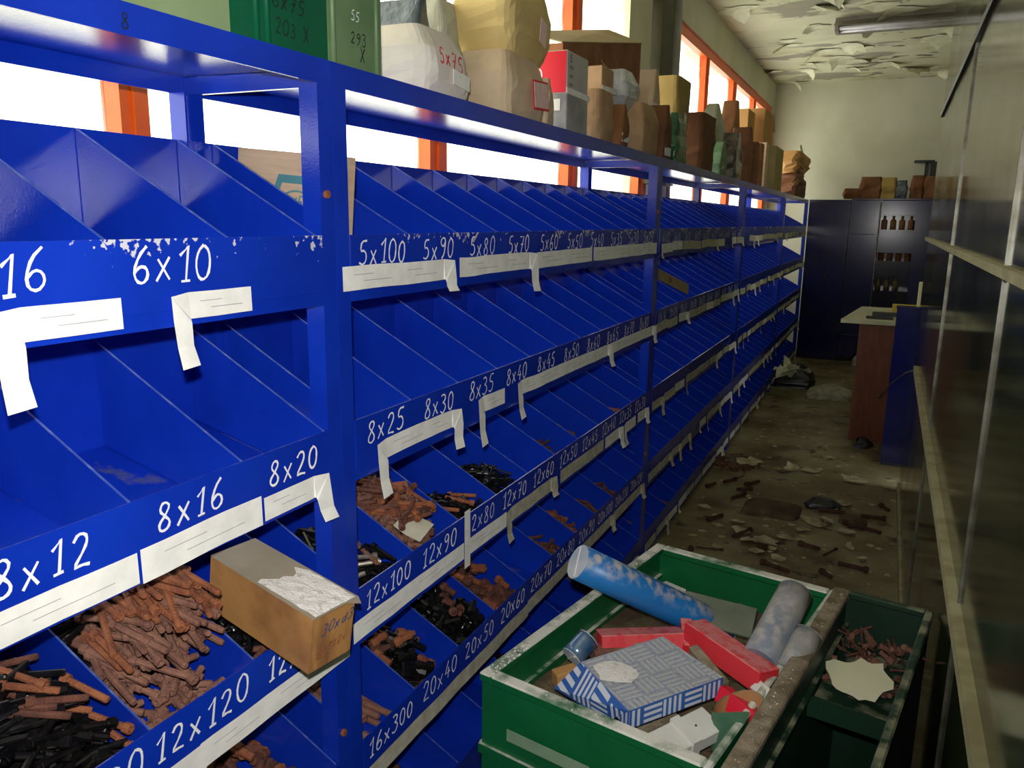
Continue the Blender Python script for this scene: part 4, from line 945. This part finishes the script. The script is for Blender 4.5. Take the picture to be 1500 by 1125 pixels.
# blue printed packet
def packet():
    pts_ = [px(852, 969, Z=.725), px(971, 932, Z=.735), px(1059, 992, Z=.725), px(922, 1041, Z=.725)]
    A, B_, C_, D_ = pts_
    e = thing('printed_packet', 'flat packet with blue and white parquet print, dusty on top', 'box', (A+B_+C_+D_)/4-Vector((0, 0, .05)))
    o_ = e.location; hgt = .045
    def quad(name, q, m, t=.002):
        bm = bmesh.new(); q = [Vector(v)-o_ for v in q]; n_ = (q[1]-q[0]).cross(q[2]-q[0]).normalized()
        if name == 'body':
            vs = [bm.verts.new(v) for v in q]+[bm.verts.new(v-Vector((0, 0, hgt))) for v in q]
            fs = [(0, 1, 2, 3), (7, 6, 5, 4)]+[(i, i+4, (i+1) % 4+4, (i+1) % 4) for i in range(4)]
        else:
            vs = [bm.verts.new(v) for v in q]+[bm.verts.new(v-n_*t) for v in q]
            fs = [(0, 1, 2, 3), (7, 6, 5, 4)]+[(i, i+4, (i+1) % 4+4, (i+1) % 4) for i in range(4)]
        uv = bm.loops.layers.uv.new('UVMap')
        for f in fs:
            fc = bm.faces.new([vs[i] for i in f]); v0 = fc.verts[0].co; ux = (fc.verts[1].co-v0).normalized(); nn = ux.cross(fc.verts[2].co-v0).normalized(); uy = nn.cross(ux)
            for lp in fc.loops: d = lp.vert.co-v0; lp[uv].uv = (d.dot(ux), d.dot(uy))
        bmesh.ops.recalc_face_normals(bm, faces=bm.faces)
        return bmobj(bm, name, m, e)
    quad('body', pts_, 'parquet_print')
    dn = Vector((0, 0, .001))
    quad('flap', [A-dn, D_-dn, px(892, 1056, Z=.66), px(812, 1008, Z=.66)], 'parquet_print')
    # plaster dust settled on it
    g = 8; mb = MB(); c_ = (A*.45+D_*.35+B_*.2)-o_
    mb.add([(c_.x, c_.y, c_.z+.0035)]+[(c_.x+.055*(1+.4*nz((math.cos(t), math.sin(t), 1), 1.5))*math.cos(t), c_.y+.04*(1+.4*nz((math.cos(t), math.sin(t), 4), 1.5))*math.sin(t), c_.z+.0012) for t in [6.283*k/16 for k in range(16)]], [(0, 1+k, 1+(k+1) % 16) for k in range(16)])
    mb.build('plaster_dust', 'white_dust', e)
packet()
a, b = px(877, 926, Z=.70), px(1000, 922, Z=.70)
bar_box('red_carton', 'dusty red flat carton lying left of the open red carton', a, b, .075, .05, 'red_card', tilt=-15, group='red cartons in the crate')
a, b = px(1018, 908, Z=.735), px(1128, 982, Z=.725)
e = bar_box('red_carton', 'long dusty red carton slanting at the right of the crate', a, b, .07, .055, 'red_card', tilt=-8, group='red cartons in the crate')
a, b = px(1062, 1004, Z=.705), px(1116, 1048, Z=.70)
bar_box('red_carton', 'small glossy red carton beside the printed packet', a, b, .035, .04, 'red_print', tilt=-20, group='red cartons in the crate')
a, b = px(1005, 905, Z=.71), px(1010, 945, Z=.69)
bar_box('red_carton', 'short red carton end wedged between the two long red cartons', a, b, .03, .05, 'red_card', group='red cartons in the crate')
a, b = px(1015, 945, Z=.72), px(1062, 1000, Z=.70)
bar_box('cardboard_strip', 'grey board strip between the packet and the red carton', a, b, .025, .02, 'dusty_rim', tilt=10, cat='board')
a, b = px(868, 950, Z=.68), px(925, 940, Z=.68)
bar_box('brown_block', 'reddish brown block behind the printed packet', a, b, .04, .03, 'rust_mauve', cat='block')
a, b = px(925, 938, Z=.69), px(972, 930, Z=.69)
bar_box('brown_block', 'olive brown block behind the packet corner', a, b, .035, .03, 'olive_card', cat='block')
a, b = px(838, 962, Z=.67), px(862, 936, Z=.70)
roll('foil_roll', 'short shiny blue roll at the left of the crate', a, b, .03, 'foil_blue', 'roll_cap', 'rolls in the green crate')
a, b = px(812, 985, Z=.655), px(845, 975, Z=.66)
bar_box('tan_carton', 'small tan carton tucked under the packet flap', a, b, .035, .04, 'cardboard_tan')
a, b = px(1070, 1035, Z=.665), px(1098, 1058, Z=.665)
bar_box('blue_carton', 'plain deep blue carton under the glossy red carton', a, b, .08, .04, 'blue_plain')
a, b = px(962, 1092, Z=.665), px(1045, 1050, Z=.675)
e = bar_box('white_case', 'white plastic case with a raised band, near the crate front', a, b, .07, .035, 'white_plastic', tilt=12, cat='case')
MB().box(-.012, .012, -.038, .038, -.002, .041).build('band', 'white_plastic', e); MB().tube([(.03, .0, .035), (.03, 0, .0365)], .0025, 8).build('rivet', 'ink_black', e)
a, b = px(905, 1075, Z=.64), px(1000, 1055, Z=.645)
bar_box('cardboard_piece', 'grey cardboard piece under the front of the packet', a, b, .09, .01, 'dusty_rim', cat='cardboard')
# rolled card cone: green outside, brown inside
pc = px(1060, 1100, Z=.60); e = thing('card_cone', 'cut card tube, green outside and brown inside, at the crate front', 'card tube', pc)
mb = MB(); mi_ = MB(); n = 14; up_ = Vector((.25, .1, 1)).normalized(); sx_ = Vector((0, 1, 0)).cross(up_).normalized(); sy_ = up_.cross(sx_)
ang = [R(20+270*k/n) for k in range(n+1)]
for mbb, rr in ((mb, 1.0), (mi_, .95)):
    mbb.strip([sx_*(.03*rr*math.cos(t))+sy_*(.03*rr*math.sin(t)) for t in ang], [sx_*(.055*rr*math.cos(t))+sy_*(.055*rr*math.sin(t))+up_*(.11+.03*math.sin(t*1.5)) for t in ang])
mb.build('outer_skin', 'green_card', e, None, True); mi_.build('inner_skin', 'brown_card', e, None, True)
a, b = px(1105, 1000, Z=.70), px(1128, 1020, Z=.70)
bar_box('white_scrap', 'white torn scrap by the right crate rim', a, b, .03, .006, 'white_plastic', tilt=30, cat='scrap')

# narrow dark crate beside it
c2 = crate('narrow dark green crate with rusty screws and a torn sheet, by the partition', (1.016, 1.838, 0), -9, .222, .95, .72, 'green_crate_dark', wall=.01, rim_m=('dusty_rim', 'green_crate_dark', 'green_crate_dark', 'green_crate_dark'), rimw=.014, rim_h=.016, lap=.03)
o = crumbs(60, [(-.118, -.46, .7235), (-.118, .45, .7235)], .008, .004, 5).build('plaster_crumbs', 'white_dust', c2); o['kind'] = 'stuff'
mt2 = Matrix.Translation(c2.location) @ Matrix.Rotation(R(-9), 4, 'Z')
tr_ = thing('inner_tray', 'shallow dark tray of screws set in the far end of the narrow crate', 'tray', c2.location, (0, 0, R(-9)))
MB().box(-.098, .098, .06, .45, .56, .575).build('base', 'green_crate_dark', tr_)
MB().box(-.098, .098, .055, .06, .56, .615).build('front', 'green_crate_dark', tr_)
g = random.Random(9)
for i in range(70):
    me, r_, L = screw(g.choice(('thin_rust', 'thin_rust', 'thin_rust', 'stub_rust')))
    o = put(me, 'rusty_screw'); f = g.random()
    p = mt2 @ Vector((g.uniform(-.08, .08), .20+.22*f, .583+.035*g.random()+.02*f))
    d = Vector((g.uniform(-1, 1), g.uniform(-1, 1), g.uniform(-.15, .5))).normalized(); m4 = d.to_track_quat('X', 'Z').to_matrix().to_4x4(); m4.translation = p; o.matrix_world = m4
    tag(o, 'rusty thin screw in the narrow dark crate', 'screw', 'rusty screws in the narrow dark crate')
mb = MB(); n = 26; rr = [.95+.42*nz((math.cos(6.283*k/n)*1.5, math.sin(6.283*k/n)*1.5, 2), 1.3, 8)+.12*nz((k, 3, 1), .9) for k in range(n)]
for q_ in (1, .999): mb.add([(.068*rr[k]*math.cos(6.283*k/n), .10*rr[k]*math.sin(6.283*k/n), .0012 if q_ == 1 else 0) for k in range(n)], [tuple(range(n))])
mb.f += [(k, (k+1) % n, n+(k+1) % n, n+k) for k in range(n)]; mb.mi += [0]*n
o = mb.build('torn_sheet', 'cream_board', None, mt2 @ Vector((-.012, .175, .632)), False, (R(5), 0, R(-9))); tag(o, 'torn cream sheet lying in the narrow dark crate', 'paper')

# ------------------------------------------------------------------ far end of the aisle
cz = 2.04
e = thing('steel_cabinet', 'dark blue steel cabinet with a plain closed front at the far wall', 'cabinet', (.255, 11.28, 0), group='dark blue steel cabinets')
MB().box(-.245, .245, -.22, .22, 0, cz).build('body', 'cab_blue', e)
for s in (-1, 1): MB().box(min(s*.003, s*.238), max(s*.003, s*.238), -.232, -.2205, .06, cz-.03).build('door', 'cab_blue', e)
MB().tube([(.02, -.24, 1.0), (.02, -.24, 1.12)], .006, 8).build('handle', 'bar_dark', e, None, True)
e = thing('steel_cabinet', 'dark blue steel cabinet with an open shelf side, right at the far wall', 'cabinet', (.965, 11.28, 0), group='dark blue steel cabinets')
hw_ = .455
MB().box(-hw_, hw_, .20, .22, 0, cz).build('back', 'cab_blue', e)
for nm, x0, x1 in (('side', -hw_, -hw_+.015), ('side', hw_-.015, hw_), ('partition', -.125, -.11), ('partition', .28, .295)): MB().box(x0, x1, -.22, .20, 0, cz).build(nm, 'cab_blue', e)
MB().box(-hw_, hw_, -.22, .22, cz, cz+.015).build('top', 'cab_blue', e)
d_ = MB().box(-hw_+.002, -.128, -.235, -.222, .05, cz-.02).build('door', 'cab_blue', e)
for zz in (.35, 1.62): MB().box(-hw_+.03, -.15, -.2375, -.2352, zz-.004, zz+.004).build('groove', 'bar_dark', d_)
MB().box(.297, hw_-.002, -.235, -.222, .05, cz-.02).build('door', 'cab_blue', e)
MB().tube([(-.118, -.236, .1), (-.118, -.236, cz-.03)], .008, 8).build('edge_trim', 'strip_metal', e, None, True)
SH = [.45, .93, 1.30, 1.68]
for z in SH: MB().box(-.11, .28, -.2, .2, z-.012, z).build('shelf', 'cab_blue', e)
MB().box(-.125, .295, -.228, -.2205, 1.40, 1.63).build('drop_panel', 'cab_blue', e); MB().box(-.125, .295, -.228, -.2205, 1.86, 2.03).build('drop_panel', 'cab_blue', e)
g = random.Random(21)
names = [('bottle', 'kraft_dark'), ('bottle', 'white_plastic'), ('bottle', 'kraft_brown'), ('jar', 'olive_card'), ('bottle', 'dirty_paper'), ('jar', 'kraft_brown')]
k = 0
for zi, nn, zn in ((3, 4, 'top'), (2, 4, 'middle'), (1, 3, 'lower')):
    for i in range(nn):
        nm, m_ = names[(k*5+i) % 6]; k += 1
        hh_ = .11 if nm == 'bottle' else .08
        o = thing(nm, '%s %s, place %s from the left on the %s open cabinet shelf' % ({'kraft_dark': 'brown', 'white_plastic': 'white', 'kraft_brown': 'dark brown', 'olive_card': 'olive', 'dirty_paper': 'dull grey'}[m_], nm, ['first', 'second', 'third', 'fourth'][i], zn), nm, (.985-.08+.1*i, 11.13, SH[zi]+.0005), group='bottles and jars in the far cabinet')
        MB().tube([(0, 0, 0), (0, 0, hh_), (0, 0, hh_+.02), (0, 0, hh_+.04)], [.035, .035, .016, .014], 10).build('body', m_, o, None, True)
        MB().tube([(0, 0, hh_+.04), (0, 0, hh_+.058)], .017, 10).build('cap', 'bar_dark', o)
for i, (x0, x1, yt, m_, lb) in enumerate(((1236, 1262, 276, 'kraft_brown', 'low flat brown packet, leftmost on the far cabinet'), (1258, 1290, 259, 'kraft_rust', 'reddish brown packet on top of the far cabinet'), (1289, 1312, 260, 'kraft_olive', 'olive packet between brown ones on the far cabinet'), (1311, 1328, 264, 'plastic_dark', 'dark rounded packet on the far cabinet'), (1334, 1352, 257, 'kraft_brown', 'brown bag near the right end of the far cabinet'), (1352, 1369, 258, 'kraft_rust', 'rust brown bag at the right end of the far cabinet'))):
    p0, p1, p2 = px(x0, 285, Y=11.15), px(x1, 285, Y=11.15), px((x0+x1)/2, yt, Y=11.15)
    o = thing('paper_packet', lb, 'parcel', ((p0.x+p1.x)/2, 11.25, cz+.016), group='packets on the far cabinets')
    bag((p1.x-p0.x)*.98, .25, p2.z-cz-.016, 60+i, [(1, 1, 0, 0), (1, 1, 0, 0), (.95, .9, 0, 0)], .03, fq=9).build('body', m_, o)
o = thing('wall_bracket', 'dark steel bracket fixed to the far wall above the cabinet', 'bracket', (1.30, YF, 2.42))
MB().box(-.13, .1, -.2, 0, .1, .12).build('arm', 'bar_dark', o); MB().box(.0, .03, -.03, 0, -.2, .12).build('plate', 'bar_dark', o); MB().box(.06, .14, -.2, 0, -.3, .1).build('holder', 'bag_black', o)
# table with white top
zt_ = 1.0; A = px(1232, 467, Z=zt_); B_ = px(1266, 449, Z=zt_)
e = thing('work_table', 'table with a whitish top and a reddish wood side panel, beyond the partition', 'table', (1.1, 7.25, 0))
tx0 = A.x-1.1; ty0, ty1 = A.y-7.25, 8.05-7.25
MB().slab([(tx0, ty0, zt_), (.34, ty0, zt_), (.34, ty1, zt_), (B_.x-1.1-.02, ty1, zt_)], .03).build('top', 'table_white', e)
MB().box(-.26, .03, ty0+.06, ty0+.09, 0.0, zt_-.031).build('side_panel', 'wood_panel', e)
MB().box(-.26, .03, ty1-.12, ty1-.09, 0.0, zt_-.031).build('side_panel', 'wood_panel', e)
MB().box(-.05, -.02, ty0+.1, ty1-.13, .55, .9).build('apron', 'wood_panel', e)
for lb, x, y, sx_, sy_, sz_, m_, nm, ct in (('yellow carton on the far edge of the table', 1.17, 7.75, .2, .12, .06, 'yellow_card', 'yellow_carton', 'box'), ('dark flat board on the table front', .98, 7.05, .2, .06, .02, 'bag_black', 'dark_board', 'board'), ('longer dark board behind the front one on the table', 1.06, 7.3, .28, .08, .03, 'bag_black', 'dark_board', 'board'), ('upright cream slat standing at the back of the table', 1.27, 7.5, .04, .04, .28, 'cream_board', 'upright_slat', 'board'), ('brown carton behind the cream slat on the table', 1.36, 7.7, .14, .16, .2, 'kraft_rust', 'brown_carton', 'box'), ('grey-green bag leaning at the back of the table', 1.37, 7.9, .12, .1, .5, 'olive_sheet', 'leaning_bag', 'bag')):
    o = thing(nm, lb, ct, (x, y, zt_+.0005), group='clutter on the table')
    if nm == 'leaning_bag': bag(sx_, sy_, sz_, 71, [(1, 1, 0, 0), (1, 1, 0, 0), (.6, .7, .2, 0)], .02).build('body', m_, o)
    else: bmobj(bevbox(sx_, sy_, sz_, .004), 'body', m_, o)
e = thing('blue_pedestal', 'narrow dark blue steel pedestal standing before the table', 'pedestal', (1.175, 6.36, 0))
MB().box(-.085, .085, -.05, .05, .02, 1.16).build('body', 'cab_blue', e); MB().box(-.09, .09, -.055, .055, 1.16, 1.175).build('top', 'cab_blue', e); MB().box(-.08, .08, -.045, .045, 0, .02).build('plinth', 'bar_dark', e)
pa, pb = px(1287, 582, Y=6.0), px(1337, 543, Y=5.2)
o = MB().tube([pa, pa.lerp(pb, .4)+Vector((0, 0, .03)), pa.lerp(pb, .8)+Vector((0, 0, .025)), pb], .004, 6).build('bent_wire', 'strip_metal', None, None, True); tag(o, 'thin bent wire sticking out from the end of the lower rail', 'wire')
# rubbish on the floor at the far end
for lb, x, y, w_, d_, h_, m_, nm in (('dark heap of rubbish against the far racks', 1160, 562, .45, .5, .22, 'bag_black', 'rubbish_bag'), ('pale crumpled sheet heap in the middle of the far floor', 1215, 582, .42, .35, .12, 'rubble', 'paper_heap'), ('white lump behind the wood panel of the table', 1258, 535, .16, .16, .14, 'rubble', 'plaster_lump'), ('dark lump under the table by the wood panel', 1262, 655, .12, .12, .08, 'bag_black', 'dark_lump')):
    p = px(x, y, Z=0); o = thing(nm, lb, 'rubbish', (p.x, p.y, 0)); bag(w_, d_, h_, x, [(1, 1, 0, 0), (.9, .9, 0, 0), (.4, .4, 0, 0)], .05, fq=8).build('body', m_, o)
g = random.Random(4); p = px(1160, 548, Z=.2)
for i in range(9): 
    o = flake_mesh(.16, .1, .1, 80+i).build('paper_scrap', 'flake', None, (p.x+g.uniform(-.14, .14), p.y+g.uniform(-.18, .15), .2+.02*i*.4), False, (g.uniform(-.5, .5)+math.pi, g.uniform(-.5, .5), g.uniform(0, 6))); tag(o, 'pale paper scrap on the dark rubbish heap', 'paper', 'paper scraps on the rubbish heap')
# screws and paint flakes on the floor
FS = [(1037, 762, 1058, 755, 'rod_rust'), (1020, 800, 1060, 804, 'rod_thin'), (1012, 803, 1013, 822, 'mid_dark2'), (1041, 838, 1046, 853, 'mid_dark2'), (1115, 823, 1155, 838, 'rod_rust'), (1073, 786, 1100, 776, 'mid_dark2'),
      (1170, 796, 1200, 805, 'rod_rust'), (1228, 826, 1272, 836, 'rod_rust'), (1202, 836, 1218, 846, 'mid_dark2'), (1262, 756, 1298, 761, 'rod_rust'), (1262, 772, 1290, 781, 'mid_dark2'), (1072, 730, 1092, 723, 'mid_dark2'),
      (1035, 713, 1048, 708, 'mid_dark2'), (1060, 706, 1078, 702, 'mid_dark2'), (1092, 710, 1112, 705, 'mid_dark2'), (1080, 717, 1102, 716, 'mid_dark2'), (1290, 740, 1302, 748, 'mid_dark2'), (1206, 812, 1226, 802, 'rod_thin'), (1235, 765, 1262, 775, 'rod_rust'),
      (1185, 735, 1225, 742, 'rod_rust'), (1200, 747, 1238, 752, 'rod_rust')]
for i, (x0, y0, x1, y1, kd) in enumerate(FS):
    a, b = px(x0, y0, Z=.012), px(x1, y1, Z=.012); L = max(.08, (b-a).length); dd = {'rod_rust': .024, 'rod_thin': .01, 'mid_dark2': .022}[kd]
    me = screw_mesh('screw', dd, L-.02, dd*1.5, .022, 'rust_floor'); o = put(me, 'rusty_screw'); d = (b-a).normalized(); d.z = 0; m4 = (-d if i % 2 else d).to_track_quat('X', 'Z').to_matrix().to_4x4(); m4.translation = (b if i % 2 else a)+Vector((0, 0, dd*.65-.012)); o.matrix_world = m4
    tag(o, 'big rusty screw lying loose on the aisle floor', 'screw', 'screws lying on the aisle floor')
P0 = px(1068, 688, Z=0); g = random.Random(6)
for i in range(26):
    o = put(screw('mid_dark')[0], 'rusty_screw'); d = Vector((g.uniform(-1, 1), g.uniform(-1, 1), g.uniform(-.1, .1))).normalized(); m4 = d.to_track_quat('X', 'Z').to_matrix().to_4x4(); m4.translation = (P0.x+g.gauss(0, .1), P0.y+g.gauss(0, .14), .014+.012*(i % 4)); o.matrix_world = m4
    tag(o, 'small rusty screw in the little heap on the floor beside the racks', 'screw', 'little screw heap on the floor')
for i, (x, y, w_, d_, h_, m_, lb) in enumerate(((1130, 748, .34, .26, .05, 'dirty_paper', 'flattened brown paper sheet lying mid-floor in the aisle'), (1205, 742, .2, .16, .05, 'bag_black', 'dark crumpled rag behind the white flakes on the floor'), (1250, 765, .16, .12, .04, 'dirty_paper', 'small brown crumpled paper near the partition foot'))):
    p = px(x, y, Z=0); o = thing('crumpled_paper', lb, 'paper', (p.x, p.y, 0)); bag(w_, d_, h_, 90+i, [(1, 1, 0, 0), (.85, .85, 0, 0), (.5, .5, 0, 0)], .03, fq=12).build('body', m_, o)
big = [(1187, 765, .16), (1175, 778, .1), (1200, 772, .1), (1212, 763, .09), (1234, 740, .14), (1085, 780, .14), (1095, 792, .12), (1120, 795, .2), (1110, 810, .1), (1138, 818, .1), (1175, 795, .08), (1150, 790, .1), (1245, 803, .08), (1190, 690, .2), (1250, 705, .2), (1100, 678, .2), (1160, 688, .14), (1240, 782, .12), (1080, 765, .1), (1212, 672, .1), (1032, 745, .1), (1050, 770, .08), (1262, 820, .06), (1130, 806, .07)]
for i, (x, y, s_) in enumerate(big):
    p = px(x, y, Z=0); o = flake_mesh(s_*.8, s_*.66, s_*.2, 120+i).build('paint_flake', 'flake_dirty', None, (p.x, p.y, .003), False, (math.pi, 0, rc.uniform(0, 6))); o.location.z = .004+.002*(i % 3)
    tag(o, 'fallen pale paint flake on the aisle floor', 'paint flake', 'paint flakes on the floor')
g = random.Random(12); mb = MB()
for i in range(500):
    x, y, r_ = g.uniform(.1, 1.18), 2.6+8*g.random()**1.3, .006+.03*g.random()**3
    mb.add([(x+r_*g.uniform(.6, 1.2)*math.cos(t), y+r_*g.uniform(.6, 1.2)*math.sin(t), .001+.004*g.random()) for t in (0, 1.25, 2.5, 3.8, 5)], [(0, 1, 2, 3, 4)])
o = mb.build('paint_crumbs', 'flake_dirty'); o['kind'] = 'stuff'; o['label'] = 'fine pale paint crumbs strewn over the aisle floor'; o['category'] = 'crumbs'
